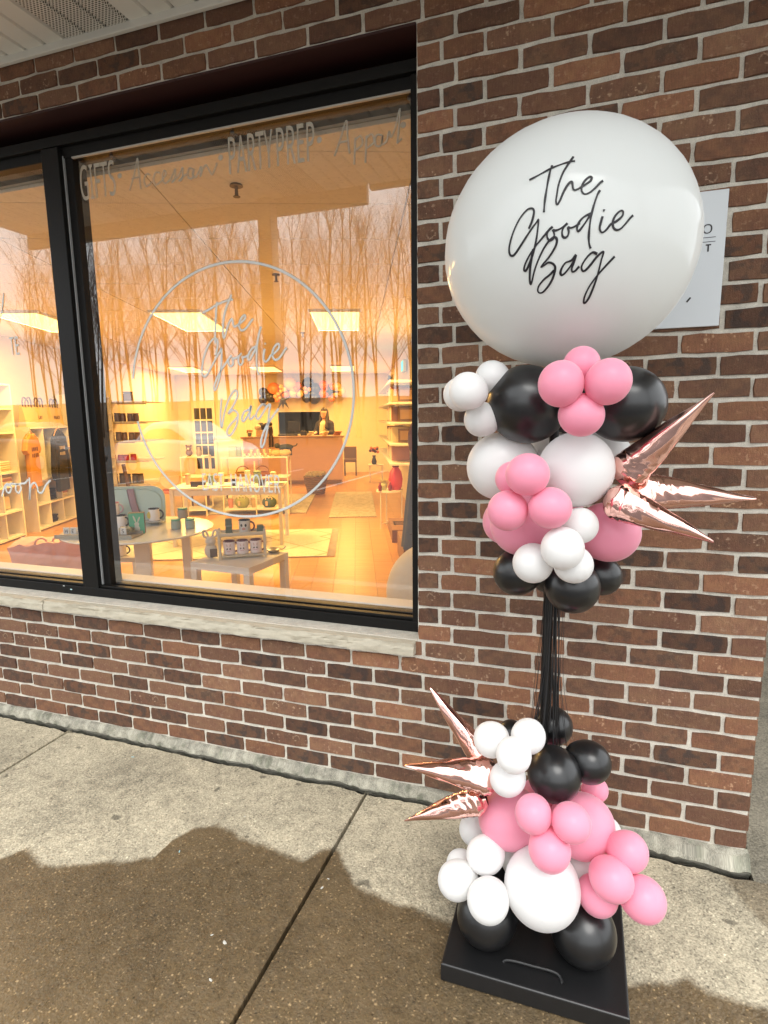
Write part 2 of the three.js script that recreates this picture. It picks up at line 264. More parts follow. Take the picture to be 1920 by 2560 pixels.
{
  const k = 1.748e-4, off = { The: [-0.820, 1.697], Goodie: [-0.775, 1.697], Bag: [-0.772, 1.589] };
  for (const [w, keys] of Object.entries(LOGO_WORDS)) lettering('script_lettering', join(keys.map((q, i) => flatStroke(spline2(LOGO[q], 30).map(p => V(off[w][0] + p.x * k, off[w][1] + 0.05 + p.y * k, LZ + i * 0.0003)), 0.0098, 0.001))));
  const ring = [...Array(121)].map((_, i) => { const a = -2.93 + (i / 120) * (2 * Math.PI - 0.36); return V(-0.824 + 0.532 * Math.cos(a), 1.604 + 0.523 * Math.sin(a), LZ); });
  lettering('ring', flatStroke(ring, 0.0115, 0.001));
  const put = (str, x, y, h, sx) => lettering('lettering', at(text(str, h, sx), x, y, LZ), y > 2.4 ? frosted : vinyl);
  put('EAST', -1.018, 1.190, 0.076, 0.50); put('HANOVER', -0.872, 1.190, 0.076, 0.52);
  put('GIFTS', -1.549, 2.447, 0.138, 0.40); put('PARTY', -0.800, 2.452, 0.135, 0.385); put('PREP', -0.588, 2.452, 0.135, 0.40);
  for (const x of [-1.336, -0.838, -0.410, -0.084]) lettering('dot', at(new THREE.CylinderGeometry(0.011, 0.011, 0.001, 14).rotateX(Math.PI / 2), x, 2.519, LZ), frosted);
  // the two hand written words between them, as strokes
  const script = (x, y, sx, words, wd = 0.0065) => lettering('script_lettering', join(words.map((q, i) => flatStroke(spline2(q.map((v, n) => n % 2 ? y + v * 0.001 : x + v * sx * 0.001), 0.006).map(p => V(p.x, p.y, LZ + i * 0.0003)), wd, 0.001))), y > 2.4 ? frosted : vinyl);
  script(-1.29, 2.455, 1, [[0, 0, 30, 60, 52, 118, 54, 60, 58, 0], [14, 44, 58, 46], [112, 46, 92, 52, 78, 30, 88, 4, 118, 18], [160, 46, 140, 52, 126, 30, 136, 4, 166, 18, 190, 40, 180, 54, 170, 28, 184, 4, 214, 22, 236, 52, 228, 10, 214, 6, 250, 24, 272, 52, 266, 10, 250, 6, 290, 26], [322, 40, 302, 44, 296, 14, 316, 6, 326, 40, 318, 20, 334, 8, 360, 44, 354, 6, 366, 30, 384, 46, 400, 20, 412, 8, 436, 48]]);
  script(-0.35, 2.455, 1, [[0, 0, 28, 60, 50, 112, 54, 56, 60, 0], [16, 42, 58, 44], [84, 50, 78, -40], [82, 40, 104, 52, 112, 24, 84, 8], [128, 50, 122, -40], [126, 40, 148, 52, 156, 24, 130, 8], [186, 42, 166, 44, 162, 14, 182, 8, 190, 42, 186, 12, 204, 20, 214, 50, 222, 30, 240, 66, 256, 118, 248, 30, 244, 8, 262, 20]]);
  // end of the word written across the other pane
  script(-2.235, 1.148, 1, [[0, -26, 22, 20, 46, 40, 60, 30, 40, 34, 34, 6, 54, -6, 72, 20, 66, 40, 96, 40, 124, 38, 108, 38, 100, 10, 118, -4, 138, 20, 132, 42, 166, 46, 192, 66], [200, 76, 196, 20, 186, -38, 204, 30, 232, 50, 246, 30, 252, 4, 276, 4, 304, 40, 338, 66]], 0.0115);
  put('TE', -2.065, 1.815, 0.085, 0.5); script(-2.16, 1.99, 1, [[0, -60, 40, -20, 80, 60, 92, 110, 76, 60, 70, 20]]);
}
mesh('paint_fleck', new THREE.IcosahedronGeometry(0.007, 1).scale(1, 0.5, 0.2).translate(-1.785, 0.683, -0.081), std(0.45, 0.68, 0.72, 0.7), win); mesh('paint_fleck', new THREE.IcosahedronGeometry(0.005, 1).scale(1.3, 0.4, 0.2).translate(-1.83, 0.697, -0.081), std(0.7, 0.72, 0.72, 0.7), win);
// small white suction hooks at the head of the pane
for (const x of [-1.378, -0.785, -0.062]) mesh('window_hook', join([at(new THREE.SphereGeometry(0.010, 10, 8).scale(1, 1, 0.5), x, 2.606, PZ - 0.006), at(new THREE.TorusGeometry(0.008, 0.003, 6, 12, 4.5), x + 0.010, 2.590, PZ - 0.012)]), std(0.10, 0.09, 0.08, 0.4), win);

// ---- soffit under the canopy
const SOF = 2.970, CZ = 1.5, vinylWhite = (t) => new THREE.MeshStandardMaterial({ color: col(0.70 * t, 0.69 * t, 0.64 * t), roughness: 0.55, bumpMap: grainBump, bumpScale: 0.0004 });
const soffitMats = [1, 0.96, 1.03].map(vinylWhite);
const holes = tex(64, 64, (x, y) => { const u = (x % 16) / 16, v = (y % 8) / 8, odd = (y >> 3) & 1, q = Math.abs(((u + odd * 0.5) % 1) - 0.5), h = q < 0.30 && Math.abs(v - 0.5) < 0.30; return h ? [0.06, 0.055, 0.045] : [0.68, 0.67, 0.62]; });
holes.repeat.set(16, 16);
const perforated = new THREE.MeshStandardMaterial({ map: holes, roughness: 0.55 });
const soffit = new THREE.Group(); soffit.name = 'soffit'; building.add(soffit);
{
  const X0 = -3.75, w = 0.1016, q = new THREE.Shape([[-0.042, 0], [-0.0485, 0.010], [-0.0485, 0.014], [0.0485, 0.014], [0.0485, 0.010], [0.042, 0]].map(p => new THREE.Vector2(...p))), g = new THREE.ExtrudeGeometry(q, { depth: CZ - 0.02, bevelEnabled: false });
  for (let k = 0; k < 60; k++) { const m = mesh('soffit_plank', g, [10, 11, 12, 23, 24, 25, 36, 37, 38, 49, 50, 51].includes(k) ? perforated : soffitMats[(k * 7) % 3], soffit); m.position.set(X0 + (k + 0.5) * w, SOF, 0.012); }
  mesh('wall_trim', rb(60 * w, 0.030, 0.020, 0.004, X0 + 30 * w, SOF - 0.011, 0.014), soffitMats[0], soffit);
}
{
  const W = 6.2, xc = -0.7, board = std(0.42, 0.40, 0.36, 0.6);
  mesh('roof_deck', bx(W + 0.1, 0.14, CZ + 0.7, xc, SOF + 0.115, CZ / 2 - 0.30), board, building);
  mesh('fascia', rb(2.92, 0.26, 0.05, 0.006, -2.29, SOF + 0.03, CZ + 0.03), board, building);
  mesh('fascia', rb(3.2, 0.19, 0.05, 0.006, 0.79, SOF + 0.075, CZ + 0.03), board, building);
  for (const x of [-1.52, 2.2]) mesh('post', rb(0.10, SOF - 0.02, 0.10, 0.008, x, (SOF - 0.02) / 2, CZ - 0.06), board, building);
}

// ================================================================ pavement, car park, wood behind
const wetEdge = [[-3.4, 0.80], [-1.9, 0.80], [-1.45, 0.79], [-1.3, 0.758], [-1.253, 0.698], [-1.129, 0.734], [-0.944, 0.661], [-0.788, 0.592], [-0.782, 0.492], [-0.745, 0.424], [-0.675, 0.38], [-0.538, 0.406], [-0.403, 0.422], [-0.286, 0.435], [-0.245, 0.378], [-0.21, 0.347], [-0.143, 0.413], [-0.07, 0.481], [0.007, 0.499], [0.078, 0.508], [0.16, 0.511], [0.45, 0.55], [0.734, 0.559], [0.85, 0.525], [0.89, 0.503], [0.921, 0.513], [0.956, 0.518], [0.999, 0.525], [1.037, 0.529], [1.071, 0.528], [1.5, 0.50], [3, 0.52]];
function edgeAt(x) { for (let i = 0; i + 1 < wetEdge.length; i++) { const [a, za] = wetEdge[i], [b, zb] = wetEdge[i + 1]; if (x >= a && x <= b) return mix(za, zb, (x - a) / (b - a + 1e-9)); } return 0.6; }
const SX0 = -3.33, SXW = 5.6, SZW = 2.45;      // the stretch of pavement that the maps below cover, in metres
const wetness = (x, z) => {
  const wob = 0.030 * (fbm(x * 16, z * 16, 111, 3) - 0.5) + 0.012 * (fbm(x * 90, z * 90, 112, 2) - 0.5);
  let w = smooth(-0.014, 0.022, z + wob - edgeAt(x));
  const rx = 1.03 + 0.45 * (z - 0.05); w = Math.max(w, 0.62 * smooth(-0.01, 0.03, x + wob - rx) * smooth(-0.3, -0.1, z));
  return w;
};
const paveColor = tex(2048, 896, (px, py) => {
  const x = SX0 + px / 2048 * SXW, z = py / 896 * SZW, w = wetness(x, z);
  const stain = fbm(x * 2.6, z * 2.6, 121, 4), mot = fbm(x * 34, z * 34, 122, 3), g1 = hash(px, py, 123), g2 = hash(px >> 1, py >> 1, 124), sp = hash((px * 0.7) | 0, (py * 0.7) | 0, 125);
  let f = 0.84 + 0.85 * (stain - 0.5) + 0.42 * (mot - 0.5) + 0.42 * (g1 - 0.5) + 0.40 * (g2 - 0.5);
  const dark = smooth(0.60, 0.74, fbm(x * 5.5 + 3, z * 5.5, 126, 4)) * 0.16; f *= 1 - dark;
  let c = [0.485 * f, 0.425 * f, 0.305 * f];
  if (sp > 0.975) c = c.map(v => v * 0.5); else if (sp < 0.02) c = c.map(v => Math.min(0.8, v * 1.55));
  const blot = smooth(0.80, 0.86, fbm(x * 15 + 9, z * 15, 127, 3)); c = c.map(v => v * (1 - 0.55 * blot));
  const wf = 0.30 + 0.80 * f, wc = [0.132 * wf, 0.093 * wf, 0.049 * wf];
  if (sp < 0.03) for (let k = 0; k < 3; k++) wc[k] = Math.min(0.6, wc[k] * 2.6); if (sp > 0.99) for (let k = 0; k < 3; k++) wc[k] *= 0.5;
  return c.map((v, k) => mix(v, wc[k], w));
});
const paveRough = tex(1024, 448, (px, py) => { const x = SX0 + px / 1024 * SXW, z = py / 448 * SZW, w = wetness(x, z); return mix(0.92, 0.46 + 0.5 * (fbm(x * 60, z * 60, 131, 2) - 0.5), w); }, false);
const paveBump = tex(512, 512, (x, y) => 0.5 + 0.55 * (fbm(x / 3, y / 3, 141, 3, 170.67, 170.67) - 0.5) + 0.5 * (hash(x, y, 142) - 0.5) * (hash(x >> 1, y >> 1, 143) > 0.6 ? 1 : 0.2), false);
paveBump.repeat.set(4.5, 2);
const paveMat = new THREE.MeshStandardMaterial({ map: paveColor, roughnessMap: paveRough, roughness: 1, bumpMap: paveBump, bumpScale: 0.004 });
const sidewalk = structure('sidewalk');
function slab(x0, x1, z0, z1, ragged) {       // a concrete slab with rounded arrises; the wall side follows the crack
  const P = [], U = [], n = Math.round((x1 - x0) / 0.02), uv = (x, z) => U.push((x - SX0) / SXW, z / SZW), e = 0.006;
  const rows = x => { const zi = ragged ? crackZ(x) + 0.0045 + 0.011 * fbm(x * 34, 2, 44, 3) * smooth(0.2, 0.6, fbm(x * 5, 9, 45, 2)) : z0; return [[-0.10, zi], [-e, zi], [0, zi + e], [0, z1 - e], [-e, z1], [-0.1, z1]]; };
  for (let i = 0; i < n; i++) { const xa = mix(x0, x1, i / n), xb = mix(x0, x1, (i + 1) / n), A = rows(xa), B = rows(xb), drop = x => Math.max(0, e - Math.min(x - x0, x1 - x)) * 0.8;
    for (let k = 0; k < 5; k++) for (const [x, r] of [[xa, A[k]], [xa, A[k + 1]], [xb, B[k + 1]], [xa, A[k]], [xb, B[k + 1]], [xb, B[k]]]) { P.push(x, r[0] - drop(x), r[1]); uv(x, r[1]); } }
  for (const [x, s] of [[x0, 1], [x1, -1]]) { const q = [[x, -0.1, z0], [x, -0.004, z0], [x, -0.004, z1], [x, -0.1, z1]]; for (const k of s > 0 ? [0, 2, 1, 0, 3, 2] : [0, 1, 2, 0, 2, 3]) { P.push(...q[k]); uv(x, q[k][2]); } }
  const g = toCreasedNormals(tri(P, U), 0.5); mesh('paving_slab', g, paveMat, sidewalk);
}
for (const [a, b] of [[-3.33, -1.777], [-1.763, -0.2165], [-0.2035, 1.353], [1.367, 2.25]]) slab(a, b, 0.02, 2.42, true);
mesh('joint_filler', bx(5.8, 0.02, 2.5, -0.55, -0.045, 1.2), std(0.022, 0.018, 0.013, 0.95), sidewalk);
const pave2 = tex(512, 512, (x, y) => { const f = 0.8 + 0.6 * (fbm(x / 60, y / 60, 181, 4, 8.533, 8.533) - 0.5) + 0.5 * (hash(x, y, 182) - 0.5) + 0.4 * (hash(x >> 1, y >> 1, 183) - 0.5); return [0.36 * f, 0.33 * f, 0.262 * f]; }); pave2.repeat.set(3, 2);
const plainPave = std(1, 1, 1, 0.9, { map: pave2, bumpMap: paveBump, bumpScale: 0.004 });
mesh('paving_slab', bx(4.0, 0.1, 2.42, -5.34, -0.05, 1.23), plainPave, sidewalk);
mesh('paving_slab', bx(4.0, 0.1, 2.42, 4.26, -0.05, 1.23), plainPave, sidewalk);
mesh('paving_slab', bx(5.1, 0.1, 3.08, 3.70, -0.055, -1.44), std(0.72, 0.7, 0.66, 0.8, { map: pave2, bumpMap: paveBump, bumpScale: 0.004 }), sidewalk);
mesh('kerb', rb(20, 0.17, 0.15, 0.02, -1, -0.082, 2.50), std(0.33, 0.32, 0.29, 0.85, { bumpMap: grainBump, bumpScale: 0.003 }), sidewalk);
const asphaltMap = tex(512, 512, (x, y) => { const f = 0.8 + 0.5 * (fbm(x / 40, y / 40, 151, 4, 12.8, 12.8) - 0.5) + 0.5 * (hash(x, y, 152) - 0.5); return [0.075 * f, 0.073 * f, 0.070 * f]; }); asphaltMap.repeat.set(60, 20);
structure('car_park', at(new THREE.PlaneGeometry(140, 26).rotateX(-Math.PI / 2), 0, -0.15, 15.4), new THREE.MeshStandardMaterial({ map: asphaltMap, roughness: 0.75, bumpMap: grainBump, bumpScale: 0.003 }));
const litterMap = tex(512, 512, (x, y) => { const f = 0.7 + 0.7 * (fbm(x / 20, y / 20, 161, 4, 25.6, 25.6) - 0.5) + 0.5 * (hash(x, y, 162) - 0.5); return [0.17 * f, 0.115 * f, 0.065 * f]; }); litterMap.repeat.set(60, 30);
{
  const g = new THREE.PlaneGeometry(260, 110, 52, 30).rotateX(-Math.PI / 2), p = g.attributes.position; at(g, 0, 0, 82);
  for (let i = 0; i < p.count; i++) { const z = p.getZ(i); p.setY(i, -0.16 + 2.6 * smooth(28, 46, z) + 3.2 * smooth(46, 120, z) + 0.5 * (fbm(p.getX(i) / 9, z / 9, 171, 3) - 0.5) * smooth(28, 34, z)); }
  g.computeVertexNormals(); structure('wooded_bank', g, new THREE.MeshStandardMaterial({ map: litterMap, roughness: 0.95 }));
}
structure('ground', at(new THREE.PlaneGeometry(500, 500).rotateX(-Math.PI / 2), 0, -0.22, 0), std(0.14, 0.12, 0.09, 0.95));
for (let k = 0; k < 9; k++) { const m = structure('parking_line', bx(0.1, 0.006, 5, -22 + k * 2.8, -0.1485, 12.2), std(0.62, 0.62, 0.58, 0.7)); }

// ---- bare winter trees
const barkMat = std(0.105, 0.078, 0.058, 0.95, { bumpMap: grainBump, bumpScale: 0.01 }), twigMat = std(0.115, 0.080, 0.060, 0.95);
function limb(out, p, d, len, r, depth, rnd, trunkOut) {
  const n = depth === 0 ? 8 : depth < 3 ? 4 : 3, pts = [p.clone()], q = p.clone(), dir = d.clone();
  for (let i = 0; i < n; i++) { dir.add(V(rnd() - 0.5, (rnd() - 0.5) * 0.5 + (depth ? 0.16 : 0.05), rnd() - 0.5).multiplyScalar(depth ? 0.28 : 0.10)).normalize(); q.addScaledVector(dir, len / n); pts.push(q.clone()); }
  const sides = depth < 1 ? 8 : depth < 3 ? 4 : 3, P = [], r1 = depth === 0 ? r * 0.38 : r * 0.42;
  const u = V(), v = V(), t = V();
  pts.forEach((c, i) => { t.subVectors(pts[Math.min(n, i + 1)], pts[Math.max(0, i - 1)]).normalize(); u.crossVectors(t, Math.abs(t.y) < 0.9 ? V(0, 1, 0) : V(1, 0, 0)).normalize(); v.crossVectors(t, u); const k = mix(r, r1, i / n) * (depth === 0 && i === 0 ? 1.3 : 1); for (let s = 0; s < sides; s++) { const a = s / sides * 6.2832; P.push(c.clone().addScaledVector(u, Math.cos(a) * k).addScaledVector(v, Math.sin(a) * k)); } });
  const o = depth === 0 ? trunkOut : out;
  for (let i = 0; i < n; i++) for (let s = 0; s < sides; s++) { const a = P[i * sides + s], b = P[i * sides + (s + 1) % sides], c = P[(i + 1) * sides + s], e = P[(i + 1) * sides + (s + 1) % sides]; for (const w of [a, c, b, b, c, e]) o.push(w.x, w.y, w.z); }
  if (depth >= 4) return;
  const kids = depth === 0 ? 10 : depth === 1 ? 5 : depth === 2 ? 4 : 3;
  for (let k = 0; k < kids; k++) {
    const f = depth === 0 ? 0.36 + 0.62 * (k + rnd()) / kids : 0.22 + 0.78 * (k + rnd()) / kids, i = Math.min(n - 1, Math.floor(f * n)), s = pts[i].clone().lerp(pts[i + 1], f * n - i);
    const az = rnd() * 6.2832, up = depth === 0 ? 0.55 + 0.7 * f : 0.35 + 0.5 * rnd(), base = V().subVectors(pts[i + 1], pts[i]).normalize();
    const nd = V(Math.cos(az), up, Math.sin(az)).addScaledVector(base, depth === 0 ? 0.3 : 0.9).normalize();
    limb(out, s, nd, len * (depth === 0 ? mix(0.46, 0.26, f) : rnd() * 0.22 + 0.42), mix(r, r1, f) * (depth === 0 ? 0.42 : 0.55), depth + 1, rnd, trunkOut);
  }
  if (depth === 0) for (let k = 0; k < 3; k++) limb(out, pts[n], V(rnd() - 0.5, 1.3, rnd() - 0.5).normalize(), len * 0.22, r1 * 0.8, 1, rnd, trunkOut);
}
const treeShapes = [1, 2, 3, 4, 5].map(s => { const c = [], t = []; limb(c, V(0, 0, 0), V(0, 1, 0), 11.5, 0.088, 0, rng(s * 51 + 3), t); return [tri(t), tri(c)]; });
const treePlaces = []; { const q = rng(88); for (let k = 0; k < 80; k++) { const z = 29 + 20 * Math.pow(q(), 1.1), x = -0.92 * z * (0.36 + 1.02 * (k + q()) / 80) + 2; treePlaces.push([x, z, q(), q()]); } }
treePlaces.sort((a, b) => a[0] - b[0]).forEach(([x, z, a, b], k) => {
  const t = thing('bare_tree', 'bare winter tree among the wood mirrored in the shop window', 'tree', [x, -0.4 + 2.6 * smooth(28, 46, z), z], a * 6.28, 'bare trees mirrored in the window'), s = treeShapes[k % 5], m = 0.86 + 0.30 * b; t.scale.set(m * 0.94, m, m * 0.94);
  mesh('trunk', s[0], barkMat, t); mesh('crown', s[1], twigMat, t);
});

// ---- parked cars, seen mirrored in the glass
function car(label, pos, turn, paint) {
  const c = thing('parked_car', label, 'car', pos, turn);
  const prof = (pts, w, bev) => { const s = new THREE.Shape(); s.moveTo(...pts[0]); s.splineThru(pts.slice(1).map(p => new THREE.Vector2(...p))); const g = new THREE.ExtrudeGeometry(s, { depth: w - 2 * bev, bevelThickness: bev, bevelSize: bev * 0.8, bevelSegments: 3, curveSegments: 24 }); return at(g, 0, 0, -w / 2 + bev); };
  mesh('body', prof([[-2.2, 0.30], [-2.27, 0.62], [-2.15, 0.86], [-1.1, 0.95], [0, 0.97], [1.2, 0.93], [2.05, 0.80], [2.26, 0.58], [2.2, 0.30], [1.2, 0.24], [-1.2, 0.24], [-2.2, 0.30]], 1.74, 0.14), paint, c);
  mesh('roof', prof([[-1.45, 0.90], [-1.0, 1.25], [-0.55, 1.43], [0.1, 1.47], [0.6, 1.38], [1.25, 0.92], [0, 0.88], [-1.45, 0.90]], 1.46, 0.16), paint, c);
  const gl = phy(0.02, 0.022, 0.024, 0.08);
  for (const s of [-1, 1]) { mesh('side_window', prof([[-1.18, 0.98], [-0.86, 1.22], [-0.5, 1.35], [0.1, 1.38], [0.5, 1.30], [0.98, 0.99], [0, 0.97], [-1.18, 0.98]], 0.02, 0.004).translate(0, 0, s * 0.742), gl, c); for (const x of [-1.38, 1.36]) { const w = mesh('wheel', at(new THREE.CylinderGeometry(0.33, 0.33, 0.2, 28).rotateX(Math.PI / 2), x, 0.33, s * 0.80), std(0.02, 0.02, 0.02, 0.8), c); mesh('rim', at(new THREE.CylinderGeometry(0.21, 0.21, 0.012, 20).rotateX(Math.PI / 2), x, 0.33, s * 0.904), std(0.5, 0.5, 0.5, 0.3, { metalness: 0.9 }), w); } mesh('headlight', rb(0.10, 0.10, 0.30, 0.03, 2.19, 0.66, s * 0.55), phy(0.7, 0.7, 0.68, 0.1), c); mesh('tail_light', rb(0.08, 0.12, 0.26, 0.03, -2.22, 0.72, s * 0.58), phy(0.3, 0.01, 0.01, 0.2), c); }
  return c;
}
car('white sedan mirrored in the shop window over the hanging clothes', [-10.9, -0.15, 12.6], 0.25, phy(0.78, 0.78, 0.77, 0.25, { clearcoat: 1, clearcoatRoughness: 0.05 }));
car('dark grey car mirrored at the far end of the glass', [-17.2, -0.15, 12.9], 0.1, phy(0.05, 0.06, 0.065, 0.3, { clearcoat: 1, clearcoatRoughness: 0.05 }));

// ---- white notice board on the brick pier, half hidden by the giant balloon
{
  const s = thing('wall_sign', 'white rectangular notice board fixed to the brick pier behind the giant balloon', 'sign', [0, 0, 0]);
  const x1 = 0.932, x0 = 0.40, y0 = 1.756, y1 = 2.134, z = 0.004;
  mesh('board', rb(x1 - x0, y1 - y0, 0.010, 0.0015, (x0 + x1) / 2, (y0 + y1) / 2, z + 0.004), std(0.66, 0.70, 0.73, 0.5), s);
  const ink = std(0.012, 0.012, 0.014, 0.5), line = std(0.09, 0.09, 0.10, 0.5), tx = (str, x, y, h, sx, f) => mesh('lettering', at(text(str, h, sx, f, 0.001), x, y, z + 0.0092), ink, s);
  tx('O', 0.871, 2.0175, 0.0255, 1.12, font); for (const y of [2.0063, 1.9942]) mesh('rule', bx(0.40, 0.0016, 0.001, 0.706, y, z + 0.0097), line, s);
  tx('T', 0.8815, 1.967, 0.0207, 0.95, fontB); mesh('lettering', bx(0.016, 0.005, 0.001).rotateZ(0.9).translate(0.846, 1.835, z + 0.0097), ink, s);
}
// ---- the set back entrance round the corner of the pier
{
  const t = thing('entrance_door', 'black framed glass entrance door set back beyond the brick corner', 'door', [1.85, 0, -2.86]), m = phy(0.008, 0.008, 0.008, 0.45, { specularIntensity: 0.4 });
  for (const x of [-0.66, 0.66]) mesh('stile', rb(0.10, 2.5, 0.08, 0.004, x, 1.25, 0), m, t); for (const [y, h] of [[0.14, 0.28], [2.46, 0.10]]) mesh('rail', rb(1.20, h, 0.08, 0.004, 0, y, 0), m, t);
  mesh('pane', bx(1.2, 2.1, 0.01, 0, 1.34, 0), phy(0.02, 0.022, 0.022, 0.1), t); mesh('push_bar', rb(1.1, 0.05, 0.04, 0.01, 0, 1.0, 0.08), std(0.25, 0.25, 0.25, 0.3, { metalness: 1 }), t);
  const w = thing('entrance_wall', 'dark wall beside the set back entrance beyond the brick corner', 'wall', [3.2, 0, -2.9]); mesh('wall', bx(1.26, 3.1, 0.2, 0.1, 1.55, 0), std(0.16, 0.08, 0.05, 0.9), w); mesh('skirting', bx(1.26, 0.12, 0.02, 0.1, 0.06, 0.112), std(0.05, 0.05, 0.05, 0.6), w);
}
// ---- scraps on the pavement
const scrapMat = [std(0.50, 0.49, 0.44, 0.9), std(0.32, 0.52, 0.55, 0.9)];
[[-0.17, 0.49, 0, 'white petal sized scrap lying by the pavement joint'], [-0.175, 0.53, 0, 'second white scrap in the pavement joint just below the first'], [-0.36, 0.80, 0, 'curled white scrap of paper on the wet concrete'], [-0.41, 0.79, 0, 'larger pale scrap of paper left of the curled one'], [-0.72, 0.54, 1, 'blue flake of paint on the wet concrete'], [-1.30, 0.12, 1, 'blue flake of paint on the dry concrete by the wall'], [-0.60, 0.31, 0, 'white flake of paint on dry concrete above the damp edge'], [-0.33, 0.91, 0, 'thin white scrap near the front of the wet concrete']].forEach(([x, z, m, label], i) => {
  const t = thing('paper_scrap', label, 'scrap', [x, 0.0012, z], i * 1.3, 'scraps on the pavement');
  const g = new THREE.IcosahedronGeometry(0.0042 + 0.002 * (i % 3), 1); g.scale(1, 0.16, m ? 0.35 : 0.55); const p = g.attributes.position; for (let k = 0; k < p.count; k++) p.setXYZ(k, p.getX(k) * (0.7 + 0.6 * hash(Math.round(p.getX(k) * 9e3), Math.round(p.getZ(k) * 9e3), i)), p.getY(k), p.getZ(k)); g.computeVertexNormals(); mesh('flake', g, scrapMat[m], t);
});

// ================================================================ the balloon column
const latex = { w: phy(0.88, 0.88, 0.87, 0.95, { clearcoat: 0.6, clearcoatRoughness: 0.3, transmission: 0.3, thickness: 0 }), p: phy(0.95, 0.365, 0.505, 0.95, { clearcoat: 0.6, clearcoatRoughness: 0.28, transmission: 0.3, thickness: 0 }), k: phy(0.0065, 0.0065, 0.007, 0.34, { clearcoat: 0.25, clearcoatRoughness: 0.2 }) };
const column = thing('balloon_column', 'tall balloon column of pink white and black balloons with giant white balloon on top', 'balloon column', [0.495, 0, 0.475]);
const own = (x, y, z) => [x - 0.495, y, z - 0.475];
function balloonShape(taper) {    // pear shaped toward the knot, which points along -y
  const pts = []; for (let i = 0; i <= 28; i++) { const a = -Math.PI / 2 + Math.PI * i / 28; let r = Math.cos(a), y = Math.sin(a); if (y < 0) { r *= 1 - taper * Math.pow(-y, 2.2) * 0.55; y *= 1 + taper; } pts.push([Math.max(1e-4, r), y]); }
  return lathe(pts, 40);
}
const smallShape = balloonShape(0.17), roundShape = balloonShape(0.09), knotShape = lathe([[0.001, 0.05], [0.05, 0.02], [0.035, -0.01], [0.09, -0.07], [0.06, -0.08], [0.001, -0.05]], 10);
const BAL = [
  ['k',.43,1.527,.54,.097],['k',.655,1.523,.54,.089],['k',.541,1.538,.36,.093],['p',.517,1.565,.73,.0475],['p',.61,1.567,.72,.047],['p',.556,1.607,.66,.040],['p',.56,1.5,.7,.0475],
  ['w',.307,1.558,.66,.043],['w',.277,1.553,.6,.042],['w',.347,1.595,.56,.040],['w',.326,1.492,.58,.042],['w',.366,1.37,.5,.086],['w',.552,1.372,.58,.089],['w',.621,1.393,.4,.066],['w',.485,1.389,.36,.069],
  ['p',.453,1.372,.72,.048],['p',.414,1.356,.66,.040],['p',.409,1.286,.7,.046],['p',.503,1.298,.71,.047],['p',.429,1.227,.53,.082],['p',.38,1.218,.46,.064],['p',.634,1.21,.5,.076],['p',.521,1.204,.38,.069],
  ['w',.532,1.206,.7,.048],['w',.465,1.155,.65,.047],['w',.556,1.161,.66,.045],['w',.567,1.245,.62,.042],['k',.415,1.095,.52,.060],['k',.555,1.074,.54,.067],['k',.625,1.081,.44,.051],['k',.487,1.068,.4,.052],
  ['k',.517,.613,.4,.054],['k',.396,.555,.38,.042],['k',.529,.563,.56,.069],['k',.616,.579,.5,.056],['w',.367,.656,.6,.045],['w',.461,.671,.58,.045],['w',.433,.659,.66,.044],['w',.415,.566,.62,.046],
  ['p',.41,.381,.52,.084],['p',.608,.386,.5,.086],['p',.64,.437,.4,.036],['p',.5,.36,.40,.078],['p',.485,.508,.66,.046],['p',.577,.505,.66,.047],['p',.528,.426,.67,.053],
  ['w',.307,.274,.46,.048],['w',.357,.312,.6,.050],['w',.288,.249,.64,.052],['w',.380,.256,.69,.053],['w',.278,.226,.55,.038],['w',.511,.272,.62,.096],['w',.455,.245,.49,.070],['w',.605,.250,.49,.056],['w',.672,.355,.46,.039],
  ['p',.72,.384,.56,.050],['p',.68,.341,.62,.052],['p',.757,.289,.6,.053],['p',.652,.260,.59,.050],['k',.366,.131,.605,.083],['k',.620,.131,.575,.083],['k',.395,.135,.36,.083],['k',.60,.135,.36,.083],
];
const upAxis = V(0, 1, 0);
BAL.forEach(([c, x, y, z, r], i) => {
  const b = mesh('balloon', r > 0.06 ? roundShape : smallShape, latex[c], column); b.position.set(...own(x, y, z)); b.scale.set(r * (1 + 0.06 * (hash(i, 11, 5) - 0.5)), r * (1 + 0.07 * (hash(i, 12, 5) - 0.4)), r * (1 + 0.06 * (hash(i, 13, 5) - 0.5)));
  const out = V(x - 0.495, (hash(i, 3, 5) - 0.5) * 0.10, z - 0.475 + 0.02).normalize(); b.quaternion.setFromUnitVectors(upAxis, out);
  mesh('knot', knotShape, latex[c], b).position.y = -1.12; b.userData.label = { w: 'white latex balloon', p: 'pink latex balloon', k: 'black latex balloon' }[c];
});
